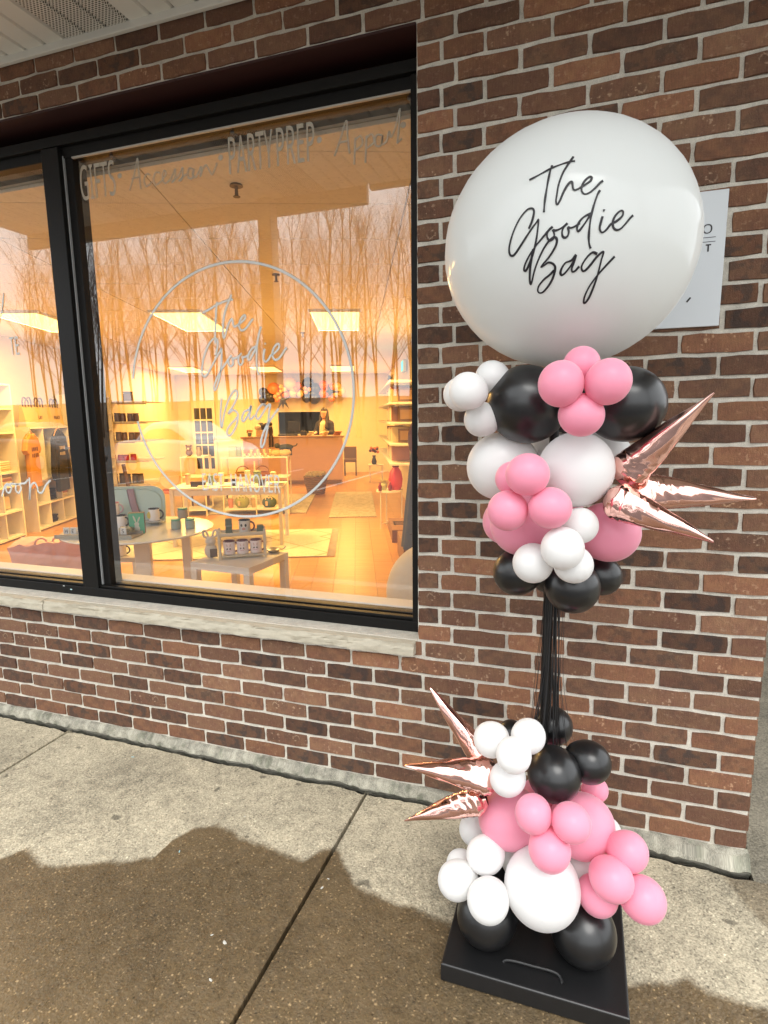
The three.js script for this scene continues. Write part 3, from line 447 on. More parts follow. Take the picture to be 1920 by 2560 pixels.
// the giant balloon and its printed script
const GC = V(0.508, 1.896, 0.47), GR = 0.283, GS = V(1.04, 0.98, 1).multiplyScalar(GR);
const giantMat = phy(0.84, 0.865, 0.85, 0.95, { clearcoat: 0.65, clearcoatRoughness: 0.12, transmission: 0.35, thickness: 0 });
{
  const b = mesh('giant_balloon', balloonShape(0).scale(GS.x, GS.y, GS.z), giantMat, column); b.position.set(...own(GC.x, GC.y, GC.z)); b.userData.label = 'giant round white balloon printed with black script';
  const n0 = V(0.06371, -0.11731, 0.99105).normalize(), ex = V().crossVectors(upAxis, n0).normalize(), ey = V().crossVectors(n0, ex), ink = std(0.010, 0.008, 0.012, 0.45);
  const onBall = p => { const x = p.x * 1e-4, y = p.y * 1e-4, d = Math.hypot(x, y) || 1e-9, a = d / GR; return n0.clone().multiplyScalar(Math.cos(a)).addScaledVector(ex, Math.sin(a) * x / d).addScaledVector(ey, Math.sin(a) * y / d); };
  for (const keys of Object.values(LOGO_WORDS)) mesh('script_lettering', join(keys.map(k => { const ns = spline2(LOGO[k], 24).map(onBall); const w = k === 'dot' ? 0.0048 : t => 0.0034 + 0.0014 * (0.5 + 0.5 * Math.sin(t * 19 + 1)); return sweep(ns.map(n => n.clone().multiply(GS).multiplyScalar(1.002)), ns.map(n => n.clone().divide(GS).normalize()), w, 0.0008); })), ink, b);
}
// rose gold foil bursts: tapering foil cones with seams and creases
const foil = new THREE.MeshPhysicalMaterial({ color: col(0.90, 0.54, 0.47), metalness: 1, roughness: 0.11 });
function spike(base, tip, rad, seed) {
  const A = V(...base), B = V(...tip), len = A.distanceTo(B), n = 44, m = 28, P = [], I = [];
  for (let i = 0; i <= n; i++) {
    const t = i / n, prof = rad * (t < 0.13 ? 0.45 + 0.55 * Math.sin(t / 0.13 * Math.PI / 2) : Math.pow(1 - (t - 0.13) / 0.87, 0.86)) + 0.0022;
    for (let k = 0; k <= m; k++) {
      const a = k / m * Math.PI * 2, seam = Math.pow(Math.abs(Math.cos(a)), 60) * 0.07 + Math.pow(Math.abs(Math.cos(a + 1.57)), 60) * 0.05;
      const creaseAt = (0.5 + 0.5 * Math.sin(a * 2 + seed)) * 0.03, ring = [0.09, 0.15, 0.22, 0.30, 0.42].reduce((s, c, j) => s - 0.085 * (1 - j * 0.16) * Math.exp(-Math.pow((t - c - creaseAt * (1 + j)) / 0.010, 2)), 0);
      const w = prof * (1 + seam + ring + 0.04 * Math.sin(a * 3 + seed * 2 + t * 5) + 0.025 * Math.sin(a * 5 + t * 16 + seed) + 0.06 * (fbm(a * 2 + seed * 9, t * 16, 401, 3) - 0.5) * (1 - t));
      P.push(Math.cos(a) * w * (1 + 0.12 * smooth(0.5, 1, t)), t * len, Math.sin(a) * w * (1 - 0.35 * smooth(0.6, 1, t)));
    }
  }
  for (let i = 0; i < n; i++) for (let k = 0; k < m; k++) { const a = i * (m + 1) + k; I.push(a, a + m + 1, a + 1, a + 1, a + m + 1, a + m + 2); }
  const g = new THREE.BufferGeometry(); g.setAttribute('position', new THREE.Float32BufferAttribute(P, 3)); g.setIndex(I); g.computeVertexNormals();
  const s = mesh('foil_spike', g, foil, column); s.position.set(...own(...base)); s.quaternion.setFromUnitVectors(upAxis, V().subVectors(B, A).normalize()); s.rotateY(seed); s.userData.label = 'rose gold foil spike of a burst'; return s;
}
spike([0.650, 1.350, 0.55], [0.824, 1.543, 0.62], 0.043, 1.0); spike([0.672, 1.320, 0.535], [0.948, 1.305, 0.50], 0.044, 2.2); spike([0.628, 1.311, 0.60], [0.822, 1.246, 0.74], 0.041, 3.1);
spike([0.352, 0.552, 0.55], [0.177, 0.727, 0.50], 0.033, 0.6); spike([0.384, 0.540, 0.585], [0.148, 0.576, 0.66], 0.048, 1.7); spike([0.352, 0.462, 0.565], [0.133, 0.378, 0.62], 0.038, 2.7);
// weighted base, pole, black ribbons
const blackPlastic = phy(0.008, 0.008, 0.0085, 0.36, { bumpMap: grainBump, bumpScale: 0.0006 });
{
  const s = new THREE.Shape([[-0.227, -0.236], [0.230, -0.236], [0.230, 0.214], [-0.227, 0.214]].map(p => new THREE.Vector2(...p)));
  const g = new THREE.ExtrudeGeometry(s, { depth: 0.044, bevelThickness: 0.005, bevelSize: 0.006, bevelSegments: 3 }); g.rotateX(-Math.PI / 2); g.translate(0, 0.0055, 0); mesh('base_plate', g, blackPlastic, column);
  mesh('carry_handle', tube([[-0.075, 0.054, 0.185], [-0.068, 0.060, 0.183], [0, 0.063, 0.181], [0.068, 0.060, 0.183], [0.078, 0.054, 0.200]], 0.0045, 30, 8), blackPlastic, column);
  mesh('pole', cy(0.012, 0.012, 1.62, 0, 0.86, 0, 14), blackPlastic, column);
  const ribbon = std(0.008, 0.008, 0.009, 0.5);
  for (let k = 0; k < 26; k++) {
    const a = k * 2.4, r0 = 0.012 + 0.016 * hash(k, 1, 1), flare = 0.012 + 0.030 * hash(k, 2, 1), y1 = 0.545 + 0.11 * hash(k, 3, 1), pts = [];
    for (let i = 0; i <= 6; i++) { const t = i / 6, r = r0 + flare * Math.pow(t, 2.2) + 0.004 * Math.sin(t * 7 + k); pts.push(V(Math.cos(a + 0.2 * t) * r + 0.012, mix(1.08, y1, t), Math.sin(a + 0.2 * t) * r * 0.8)); }
    const c = new THREE.CatmullRomCurve3(pts).getPoints(22); mesh('ribbon', sweep(c, c.map(p => V(Math.cos(a), 0, Math.sin(a))), 0.0042, 0.0012, 4), ribbon, column);
  }
}

// ================================================================ the shop behind the glass
// The shop's own axes: r to the right, f away from the window, h up from its floor; it lies 21.5 degrees askew to the front.
const TH = 21.52 * Math.PI / 180, FY = 0.05, CH = 2.55;
const RP = (r, f, h = 0) => [CAM.x + r * Math.cos(TH) - f * Math.sin(TH), FY + h, CAM.z - r * Math.sin(TH) - f * Math.cos(TH)];
const inRoom = (name, label, cat, r, f, h = 0, turn = 0, group) => thing(name, label, cat, RP(r, f, h), TH + turn, group);
const WALL_L = -4.6, WALL_R = 0.84, BACK = 15.5, frontF = r => 2.47 - 0.3943 * r;
function roomStructure(name, geo, mat) { const m = structure(name, geo, mat); m.position.set(...RP(0, 0, 0)); m.rotation.y = TH; return m; }
function clipped(r0, r1, f0, f1) {            // a rectangle cut off along the inner face of the front wall, as [r, f] corners
  const poly = [[r0, f0], [r1, f0], [r1, f1], [r0, f1]], out = [], d = p => p[1] - frontF(p[0]);
  for (let i = 0; i < 4; i++) { const a = poly[i], b = poly[(i + 1) % 4], da = d(a), db = d(b); if (da >= 0) out.push(a); if (da * db < 0) { const t = da / (da - db); out.push([mix(a[0], b[0], t), mix(a[1], b[1], t)]); } }
  return out.length > 2 ? out : null;
}
function prism(poly, y0, y1) {                // [r, f] corners extruded upward
  const s = new THREE.Shape(poly.map(p => new THREE.Vector2(p[0], p[1]))), g = new THREE.ExtrudeGeometry(s, { depth: y1 - y0, bevelEnabled: false }); g.rotateX(-Math.PI / 2); g.translate(0, y0, 0); return g;
}
const wallMap = tex(128, 128, (x, y) => { const k = 0.97 + 0.06 * (fbm(x / 8, y / 8, 201, 3, 16, 16) - 0.5) + 0.03 * (hash(x, y, 2) - 0.5); return [k, k, k]; });
const wallPaint = new THREE.MeshStandardMaterial({ color: col(0.72, 0.63, 0.47), map: wallMap, roughness: 0.8 });
// floor boards
const floorMats = [[0.54, 0.28, 0.098], [0.51, 0.26, 0.09], [0.57, 0.30, 0.108], [0.525, 0.275, 0.10]].map(c => new THREE.MeshStandardMaterial({ map: woodTone, color: col(...c), roughness: 0.32, bumpMap: grainBump, bumpScale: 0.0004 }));
const shopFloor = roomStructure('shop_floor');
{
  let k = 0;
  for (let c = 0; c * 0.19 + WALL_L < WALL_R; c++) for (let f = 1.2 - (c % 3) * 0.55; f < BACK; f += 1.7, k++) {
    const p = clipped(WALL_L + c * 0.19 + 0.001, Math.min(WALL_R, WALL_L + (c + 1) * 0.19 - 0.001), Math.max(1.2, f + 0.001), Math.min(BACK, f + 1.699));
    if (p && f + 1.7 > frontF(WALL_L + c * 0.19)) mesh('floor_board', prism(p, -0.02, 0), floorMats[(c * 7 + k * 3) % 4], shopFloor);
  }
  mesh('subfloor', prism([[WALL_L, frontF(WALL_L)], [WALL_R, frontF(WALL_R)], [WALL_R, BACK + 2], [WALL_L, BACK + 2]], -0.10, -0.022), std(0.05, 0.03, 0.02, 0.9), shopFloor);
}
// ceiling of laid-in tiles
const tileMap = tex(128, 128, (x, y) => { const k = 0.95 + 0.12 * (fbm(x / 5, y / 5, 211, 3, 25.6, 25.6) - 0.5) - (hash(x >> 1, y >> 1, 5) > 0.97 ? 0.12 : 0); return [k, k, k]; }); tileMap.repeat.set(2, 2);
const tileMats = [0.76, 0.73, 0.78].map(v => new THREE.MeshStandardMaterial({ map: tileMap, color: col(v, v * 0.95, v * 0.82), roughness: 0.9 }));
const ceiling = roomStructure('shop_ceiling'), lampSpots = [[-0.20, 6.95], [-1.83, 6.95], [-3.46, 6.95], [-0.28, 13.5], [-1.99, 13.5], [-3.70, 13.5]];
{
  for (let i = 0; i < 5; i++) for (let j = 0; j < 27; j++) {
    const r0 = WALL_L + i * 1.22, f0 = -1 + j * 0.61, p = clipped(r0 + 0.003, Math.min(WALL_R, r0 + 1.217), f0 + 0.003, Math.min(BACK, f0 + 0.607));
    if (p) mesh('ceiling_tile', prism(p, CH, CH + 0.016), tileMats[(i * 5 + j * 3) % 3], ceiling);
  }
  mesh('ceiling_void', prism([[WALL_L, frontF(WALL_L)], [WALL_R, frontF(WALL_R)], [WALL_R, BACK], [WALL_L, BACK]], CH + 0.02, CH + 0.03), std(0.55, 0.5, 0.4, 0.9), ceiling);
}
structure('flat_roof', bx(16, 0.14, 19, -5.5, SOF + 0.13, -9.48), std(0.2, 0.2, 0.2, 0.9));
const wallH = CH + 0.2;
roomStructure('shop_wall_left', bx(0.12, wallH, 13.2, WALL_L - 0.06, wallH / 2, -10.92), wallPaint);
roomStructure('shop_wall_right', bx(0.12, wallH, 15.3, WALL_R + 0.06, wallH / 2, -9.82), wallPaint);
{
  const s = new THREE.Shape([[WALL_L, 0], [WALL_R, 0], [WALL_R, wallH], [WALL_L, wallH]].map(p => new THREE.Vector2(...p))), H = (a, b, c, d) => s.holes.push(new THREE.Path([[a, c], [a, d], [b, d], [b, c]].map(p => new THREE.Vector2(...p))));
  H(-2.03, -0.93, 1.02, 1.60); const g = new THREE.ExtrudeGeometry(s, { depth: 0.12, bevelEnabled: false }); g.translate(0, 0, -BACK - 0.12); roomStructure('shop_wall_back', g, wallPaint);
}
{ // the dim store room seen through the hatch
  const dim = std(0.35, 0.36, 0.30, 0.8), w = 3.4, d = 1.9;
  roomStructure('store_room', join([bx(w, 0.1, d, -1.5, 2.6, -BACK - 0.12 - d / 2), bx(w, 2.7, 0.1, -1.5, 1.3, -BACK - 0.15 - d), bx(0.1, 2.6, d, -1.5 - w / 2, 1.3, -BACK - 0.13 - d / 2), bx(0.1, 2.6, d, -1.5 + w / 2, 1.3, -BACK - 0.13 - d / 2)]), dim);
  const c = inRoom('store_cupboard', 'dark cupboard in the dim room behind the hatch', 'cupboard', -1.85, 16.7); mesh('carcass', rb(0.62, 2.0, 0.4, 0.01, 0, 1.0, 0), std(0.035, 0.035, 0.028, 0.6), c); mesh('door', rb(0.28, 1.9, 0.02, 0.004, -0.15, 1.0, 0.215), std(0.045, 0.045, 0.036, 0.5), c); mesh('door', rb(0.28, 1.9, 0.02, 0.004, 0.15, 1.0, 0.215), std(0.045, 0.045, 0.036, 0.5), c);
  const e = inRoom('store_door', 'dark green door at the back of the room behind the hatch', 'door', -1.12, 17.1); mesh('leaf', rb(0.34, 2.0, 0.04, 0.005, 0, 1.0, 0), std(0.06, 0.075, 0.05, 0.5), e); mesh('handle', rb(0.02, 0.10, 0.05, 0.008, 0.13, 1.0, 0.04), std(0.3, 0.3, 0.3, 0.3, { metalness: 1 }), e);
  const trim = inRoom('hatch_frame', 'cream frame round the serving hatch in the back wall', 'frame', -1.48, 15.49); const tm = std(0.70, 0.64, 0.5, 0.5); for (const y of [1.01, 1.61]) mesh('rail', rb(1.16, 0.03, 0.05, 0.005, 0, y, 0.005), tm, trim); for (const x of [-0.565, 0.565]) mesh('stile', rb(0.03, 0.57, 0.05, 0.005, x, 1.31, 0.005), tm, trim);
}
// ---- ceiling lights
const lampGlow = new THREE.MeshStandardMaterial({ color: col(0.8, 0.78, 0.6), roughness: 0.5, emissive: col(1.0, 0.80, 0.26), emissiveIntensity: 0.8 });
const lampFrame = std(0.7, 0.68, 0.6, 0.5);
lampSpots.forEach(([r, f], i) => {
  const where = ['on the near row right of the pendant sprinkler', 'in the middle of the near row', 'at the left end of the near row', 'on the far row above the shop assistant', 'in the middle of the far row', 'at the left end of the far row'][i];
  const t = inRoom('ceiling_light', 'glowing rectangular ceiling light ' + where, 'light', r, f, CH - 0.012, 0, 'ceiling lights'), w = 0.50, d = 1.30;
  for (const s of [-1, 1]) { mesh('frame', bx(0.02, 0.03, d + 0.04, s * (w / 2 + 0.01), 0, 0), lampFrame, t); mesh('frame', bx(w, 0.03, 0.02, 0, 0, s * (d / 2 + 0.01)), lampFrame, t); }
  mesh('diffuser', bx(w, 0.012, d, 0, 0.002, 0), lampGlow, t);
  const a = new THREE.RectAreaLight(col(1.0, 0.585, 0.165), 26, w, d); a.position.set(0, -0.012, 0); a.rotation.x = -Math.PI / 2; t.add(a);
});
[[-0.55, 3.02, 'nearest'], [-0.60, 4.79, 'second'], [-0.68, 7.97, 'third']].forEach(([r, f, w]) => { const t = inRoom('sprinkler_head', `${w} dark sprinkler head hanging from the ceiling behind the glass`, 'sprinkler', r, f, CH, 0, 'ceiling sprinklers'), m = std(0.10, 0.07, 0.04, 0.5, { metalness: 0.6 }); mesh('escutcheon', cy(0.028, 0.032, 0.008, 0, -0.004, 0, 16), m, t); mesh('stem', cy(0.007, 0.009, 0.045, 0, -0.03, 0, 10), m, t); mesh('deflector', cy(0.017, 0.017, 0.003, 0, -0.054, 0, 14), m, t); });

// ---- furniture
const whiteLam = std(0.70, 0.66, 0.57, 0.45), whiteMetal = std(0.72, 0.68, 0.58, 0.4), paleGrey = std(0.74, 0.73, 0.69, 0.5), brownWood = std(0.16, 0.085, 0.045, 0.5, { map: woodTone }), oak = std(0.44, 0.28, 0.15, 0.5, { map: woodTone });
function cubby(label, r, cols, rows, depth, skip = []) {     // cube shelving against the left wall, open toward the room
  const f0 = cols[0], t = inRoom('cube_shelf', label, 'shelf', r, f0, 0, Math.PI / 2, 'white cube shelves along the wall'), W = cols[cols.length - 1] - f0, H = rows[rows.length - 1], th = 0.022;
  for (const x of [0, W]) mesh('side_panel', bx(th + 0.008, H, depth, x, H / 2, -depth / 2), whiteLam, t);
  for (const y of rows) mesh('shelf', bx(W - th - 0.01, th, depth - 0.006, W / 2, y - th / 2, -depth / 2), whiteLam, t);
  for (const c of cols.slice(1, -1)) for (let k = 0; k + 1 < rows.length; k++) mesh('divider', bx(th * 0.8, rows[k + 1] - rows[k] - th - 0.002, depth - 0.02, c - f0, (rows[k] + rows[k + 1] - th) / 2, -depth / 2), whiteLam, t);
  mesh('back_panel', bx(W - 0.02, H - 0.03, 0.006, W / 2, H / 2, -depth + 0.004), whiteLam, t); return t;
}
cubby('tall white cube shelf nearest the window on the left wall', -4.23, [6.08, 6.43, 6.78, 7.13, 7.49], [0.04, 0.36, 0.67, 0.84, 1.32, 1.61, 1.9], 0.35);
cubby('low white cube shelf with tote bags on top', -4.20, [7.77, 8.11, 8.46, 8.80, 9.14], [0.04, 0.36, 0.69, 1.37], 0.36);
cubby('tall white cube shelf beyond the window mullion', -4.20, [9.25, 9.62, 10.0, 10.36], [0.04, 0.34, 0.65, 0.82, 1.29, 1.57, 1.84], 0.36);
[0.30, 0.72, 1.08, 1.42, 1.78].forEach((h, i) => { const t = inRoom('wall_shelf', ['bottom', 'fourth', 'third', 'second', 'top'][i] + (i === 0 || i === 4 ? ' board' : ' board from the top') + ' of the bracket shelves on the left wall', 'shelf', -4.15, 11.15, h, 0, 'bracket shelves on the left wall'); mesh('board', rb(0.82, 0.025, 0.95, 0.004, 0, -0.0125, 0), whiteLam, t); for (const z of [-0.35, 0.35]) mesh('bracket', rb(0.55, 0.02, 0.02, 0.003, -0.12, -0.035, z), whiteMetal, t); });
[1.90, 1.63, 1.38, 1.11, 0.86].forEach((h, i) => { const t = inRoom('wall_shelf', ['top', 'second', 'middle', 'fourth', 'bottom'][i] + ' board of the shelves on the right wall', 'shelf', 0.62, 9.3, h, 0, 'shelves on the right wall'); mesh('board', rb(0.40, 0.028, 3.8, 0.004, 0, -0.014, 0), whiteLam, t); for (const z of [-1.6, 0, 1.6]) mesh('bracket', rb(0.30, 0.02, 0.02, 0.003, 0.03, -0.039, z), whiteMetal, t); });
{ // service counter
  const t = inRoom('service_counter', 'long pink beige service counter at the back of the shop', 'counter', -1.40, 13.2); const m = std(0.82, 0.56, 0.40, 0.5, { map: wallMap });
  mesh('front_panel', rb(2.16, 1.0, 0.04, 0.004, 0, 0.50, 0.26), m, t); for (const x of [-1.07, 1.07]) mesh('end_panel', rb(0.03, 1.0, 0.5, 0.004, x, 0.5, -0.012), m, t);
  mesh('counter_top', rb(2.24, 0.045, 0.66, 0.008, 0, 1.028, 0), std(0.52, 0.30, 0.17, 0.4, { map: woodTone }), t); mesh('plinth', rb(2.1, 0.08, 0.02, 0.003, 0, 0.04, 0.29), std(0.3, 0.19, 0.12, 0.5), t);
}
function legTable(name, label, r, f, w, d, h, leg, turn, mat, extra) {
  const t = inRoom(name, label, 'table', r, f, 0, turn); mesh('table_top', rb(w, extra, d, 0.004, 0, h - extra / 2, 0), mat, t);
  for (const [x, z] of [[-1, -1], [1, -1], [1, 1], [-1, 1]]) mesh('leg', rb(leg, h - extra, leg, 0.004, x * (w / 2 - leg / 2), (h - extra) / 2, z * (d / 2 - leg / 2)), mat, t); return t;
}
legTable('low_table', 'small square pale grey table by the window with a rack of mugs', -0.84, 4.08, 0.485, 0.485, 0.48, 0.05, -0.44, paleGrey, 0.05);
{ const t = legTable('display_table', 'white display table with cups in the middle of the shop', -1.485, 6.865, 1.25, 0.57, 0.685, 0.042, 0, whiteLam, 0.025); mesh('apron', bx(1.16, 0.06, 0.02, 0, 0.625, 0.262), whiteLam, t); mesh('apron', bx(1.16, 0.06, 0.02, 0, 0.625, -0.262), whiteLam, t); }
{ const t = inRoom('round_table', 'round white display table by the window behind the mullion', 'table', -1.63, 4.35); mesh('table_top', lathe([[0.001, 0.632], [0.52, 0.632], [0.531, 0.637], [0.533, 0.644], [0.527, 0.65], [0.001, 0.65]], 64), phy(0.70, 0.73, 0.71, 0.16), t); for (const [x, z, w] of [[0.02, 0.02, 0.12], [-0.30, -0.15, 0.07], [0.28, -0.20, 0.07], [-0.1, -0.38, 0.07]]) mesh('leg', rb(w, 0.63, 0.05, 0.008, x, 0.315, z), std(0.74, 0.74, 0.71, 0.4), t); mesh('stretcher', rb(0.5, 0.07, 0.03, 0.004, -0.2, 0.19, 0.01), std(0.7, 0.7, 0.67, 0.4), t); }
function frameRack(label, r, f, w, d, hs) {
  const t = inRoom('metal_rack', label, 'rack', r, f), H = hs[hs.length - 1], b = 0.018, m = std(0.70, 0.60, 0.38, 0.35);
  for (const [x, z] of [[-1, -1], [1, -1], [1, 1], [-1, 1]]) mesh('upright', bx(b, H, b, x * w / 2, H / 2, z * d / 2), m, t); if (w > 0.7) for (const z of [-1, 1]) mesh('upright', bx(b, H - 0.05, b, 0, H / 2 - 0.02, z * d / 2), m, t);
  for (const h of hs) mesh('shelf', bx(w + b, 0.016, d + b, 0, h + 0.008, 0), whiteLam, t); return t;
}
frameRack('wide low metal rack of bottles and bags behind the display table', -1.535, 9.0, 0.97, 0.4, [0.08, 0.56, 0.86]);
frameRack('narrow low metal rack left of the wide one', -2.45, 9.0, 0.34, 0.4, [0.08, 0.58, 0.88]);
{ const t = legTable('bench', 'long brown wooden bench behind the display table', -2.55, 9.95, 0.42, 1.5, 0.38, 0.05, 0, brownWood, 0.05); t.userData.category = 'bench'; }
// rugs
const rugMap = (s, w, h) => tex(w, h, (x, y) => { const n = 0.9 + 0.2 * (hash(x, y, s) - 0.5) + 0.12 * (fbm(x / 10, y / 10, s + 1, 3) - 0.5), q = s === 231 ? Math.abs(((x / w * 4 + Math.abs(((y / h * 3) % 2) - 1) * 0.7) % 1) - 0.5) < 0.028 || Math.abs(((x / w * 4 - Math.abs(((y / h * 3) % 2) - 1) * 0.7 + 9) % 1) - 0.5) < 0.02 : (vnoise(x / 5, y / 2.4, s + 4) > 0.62 && (y % 8) < 4); const c = q ? 0.62 : 1; return [0.62 * n * c, 0.56 * n * c, 0.43 * n * c * (q ? 0.85 : 1)]; }, true, THREE.ClampToEdgeWrapping);
function rug(label, r, f, w, d, map, fringe) {
  const t = inRoom('rug', label, 'rug', r, f, 0.003, 0), g = rb(w, 0.010, d, 0.004, 0, 0.005, 0); mesh('pile', g, new THREE.MeshStandardMaterial({ map, roughness: 0.95, bumpMap: fabricBump, bumpScale: 0.003 }), t);
  const fr = std(0.55, 0.48, 0.36, 0.9), tuft = new THREE.CylinderGeometry(0.005, 0.008, 0.09, 5).rotateZ(Math.PI / 2), tz = new THREE.CylinderGeometry(0.005, 0.008, 0.05, 5).rotateX(Math.PI / 2);
  if (fringe === 'side') for (let k = 0; k < d / 0.045; k++) { const m = mesh('tassel', tuft, fr, t); m.position.set(w / 2 + 0.04, 0.006, -d / 2 + 0.02 + k * 0.045); m.rotation.y = (hash(k, 1, 3) - 0.5) * 0.5; }
  else for (let k = 0; k < w / 0.04; k++) { const m = mesh('tassel', tz, fr, t); m.position.set(-w / 2 + 0.02 + k * 0.04, 0.006, d / 2 + 0.02); m.rotation.y = (hash(k, 2, 3) - 0.5) * 0.5; }
}
rug('cream diamond patterned rug with tasselled end near the window', -1.62, 6.76, 2.56, 1.52, rugMap(231, 256, 160), 'side');
rug('pale runner rug on the bare boards leading to the counter', -0.08, 9.85, 0.70, 2.85, rugMap(241, 96, 300), 'end');
rug('pale rug under the metal racks in the middle of the shop', -1.75, 10.0, 1.9, 2.2, rugMap(251, 200, 220), 'end');
// basket, chairs, stools, side tables
{ const t = inRoom('wicker_basket', 'tapered wicker basket of pampas fluff standing before the counter', 'basket', -0.80, 11.2); const m = std(0.24, 0.14, 0.07, 0.9), P = []; for (let k = 0; k < 9; k++) mesh('weave', new THREE.TorusGeometry(0.155 + k * 0.0075, 0.021, 6, 28).rotateX(Math.PI / 2).translate(0, 0.02 + k * 0.038, 0), m, t); for (let k = 0; k < 60; k++) { const a = k * 2.39, r = 0.18 * Math.sqrt((k + 0.5) / 60); P.push(at(new THREE.IcosahedronGeometry(0.045, 0), Math.cos(a) * r, 0.345 + 0.05 * hash(k, 1, 7), Math.sin(a) * r)); } mesh('filling', join(P), std(0.45, 0.36, 0.22, 0.95), t); }
{ const t = inRoom('brown_chair', 'brown upholstered chair against the back wall beside the counter', 'chair', -0.17, 14.7); const m = std(0.12, 0.07, 0.05, 0.7); mesh('seat', rb(0.32, 0.08, 0.4, 0.02, 0, 0.38, 0), m, t); mesh('backrest', rb(0.32, 0.34, 0.05, 0.02, 0, 0.54, -0.19), m, t); for (const [x, z] of [[-1, -1], [1, -1], [1, 1], [-1, 1]]) mesh('leg', rb(0.03, 0.35, 0.03, 0.004, x * 0.14, 0.175, z * 0.17), std(0.06, 0.035, 0.02, 0.5), t); }
[[0.60, 7.03, 0.42, 0.82, 0.14, 'farther low brown plank crate with carved scrolls by the right wall'], [0.64, 5.75, 0.44, 0.85, 0.22, 'nearer low brown plank crate with carved scrolls by the right wall']].forEach(([r, f, w, d, h, l], i) => { const t = inRoom('low_crate', l, 'crate', r, f), m = std(0.26, 0.135, 0.07, 0.55, { map: woodTone }); for (let k = 0; k < 4; k++) mesh('plank', rb(w, 0.02, d / 4 - 0.006, 0.003, 0, h, (k - 1.5) * d / 4), m, t); for (const s of [-1, 1]) { mesh('side_board', rb(0.02, h - 0.012, d, 0.003, s * (w / 2 - 0.01), (h - 0.012) / 2, 0), m, t); mesh('end_board', rb(w - 0.042, h - 0.012, 0.02, 0.003, 0, (h - 0.012) / 2, s * (d / 2 - 0.01)), m, t); } for (let k = 0; k < 3; k++) mesh('scroll', tube([[-0.15, h + 0.014, 0.1 - k * 0.09], [-0.17, h + 0.016, 0.07 - k * 0.09], [-0.1, h + 0.014, 0.06 - k * 0.09], [0.1, h + 0.014, 0.075 - k * 0.09]], 0.005, 20, 5), std(0.05, 0.03, 0.02, 0.5), t); });
{ const t = inRoom('side_table', 'small round white wire side table holding a red vase', 'table', 0.42, 7.62); mesh('table_top', cy(0.175, 0.175, 0.022, 0, 0.489, 0, 32), whiteMetal, t); for (const a of [0.3, 2.4, 4.5]) { const x = Math.cos(a) * 0.165, z = Math.sin(a) * 0.165; mesh('leg', cy(0.008, 0.008, 0.48, x, 0.24, z, 8), whiteMetal, t); mesh('stretcher', tube([[x, 0.06, z], [0, 0.07, 0]], 0.006, 4, 6), whiteMetal, t); } }
{ const t = inRoom('cream_chair', 'rounded cream upholstered chair at the lower right corner of the glass', 'chair', 0.48, 3.62); const m = std(0.76, 0.71, 0.58, 0.9, { bumpMap: fabricBump, bumpScale: 0.004 }); mesh('backrest', new THREE.SphereGeometry(1, 28, 20).scale(0.31, 0.32, 0.26).translate(0, 0.34, 0.02), m, t); mesh('seat', new THREE.SphereGeometry(1, 28, 16).scale(0.33, 0.13, 0.34).translate(0, 0.18, -0.06), m, t); for (const [x, z] of [[-1, -1], [1, -1], [1, 1], [-1, 1]]) mesh('leg', cy(0.02, 0.014, 0.12, x * 0.2, 0.06, z * 0.2 - 0.04, 8), brownWood, t); }
{ const t = inRoom('flower_stand', 'little cream stand with a vase by the back of the right wall', 'stand', 0.42, 13.0); mesh('stand_top', rb(0.34, 0.03, 0.3, 0.005, 0, 0.385, 0), whiteLam, t); for (const [x, z] of [[-1, -1], [1, -1], [1, 1], [-1, 1]]) mesh('leg', rb(0.03, 0.37, 0.03, 0.004, x * 0.14, 0.185, z * 0.12), whiteLam, t); }
{ const t = inRoom('exit_sign', 'green glowing sign on the right wall', 'sign', 0.77, 9.7, 2.16, -Math.PI / 2); mesh('housing', rb(0.34, 0.19, 0.05, 0.01, 0, 0.095, -0.02), std(0.5, 0.5, 0.45, 0.5), t); mesh('lit_sign_face', rb(0.30, 0.15, 0.008, 0.003, 0, 0.095, 0.012), new THREE.MeshStandardMaterial({ color: col(0.05, 0.5, 0.35), emissive: col(0.02, 0.55, 0.36), emissiveIntensity: 1 }), t); const a = new THREE.RectAreaLight(col(0.05, 0.9, 0.6), 0.6, 0.3, 0.15); a.position.set(0, 0.095, 0.02); a.rotation.y = Math.PI; t.add(a);; }
{ // glazed door in the back corner
  const t = inRoom('glazed_door', 'white glazed door with dark panes in the back wall', 'door', -3.94, 15.44), m = std(0.70, 0.64, 0.50, 0.5); mesh('leaf', rb(0.60, 1.90, 0.03, 0.004, 0, 0.95, 0), m, t);
  for (let c = 0; c < 3; c++) for (let k = 0; k < 5; k++) mesh('pane', rb(0.135, 0.28, 0.012, 0.003, (c - 1) * 0.16, 0.30 + k * 0.32, 0.0145), phy(0.018, 0.016, 0.012, 0.12), t);
  mesh('handle', rb(0.02, 0.1, 0.05, 0.008, 0.265, 0.95, 0.03), std(0.3, 0.28, 0.2, 0.3, { metalness: 1 }), t);
}

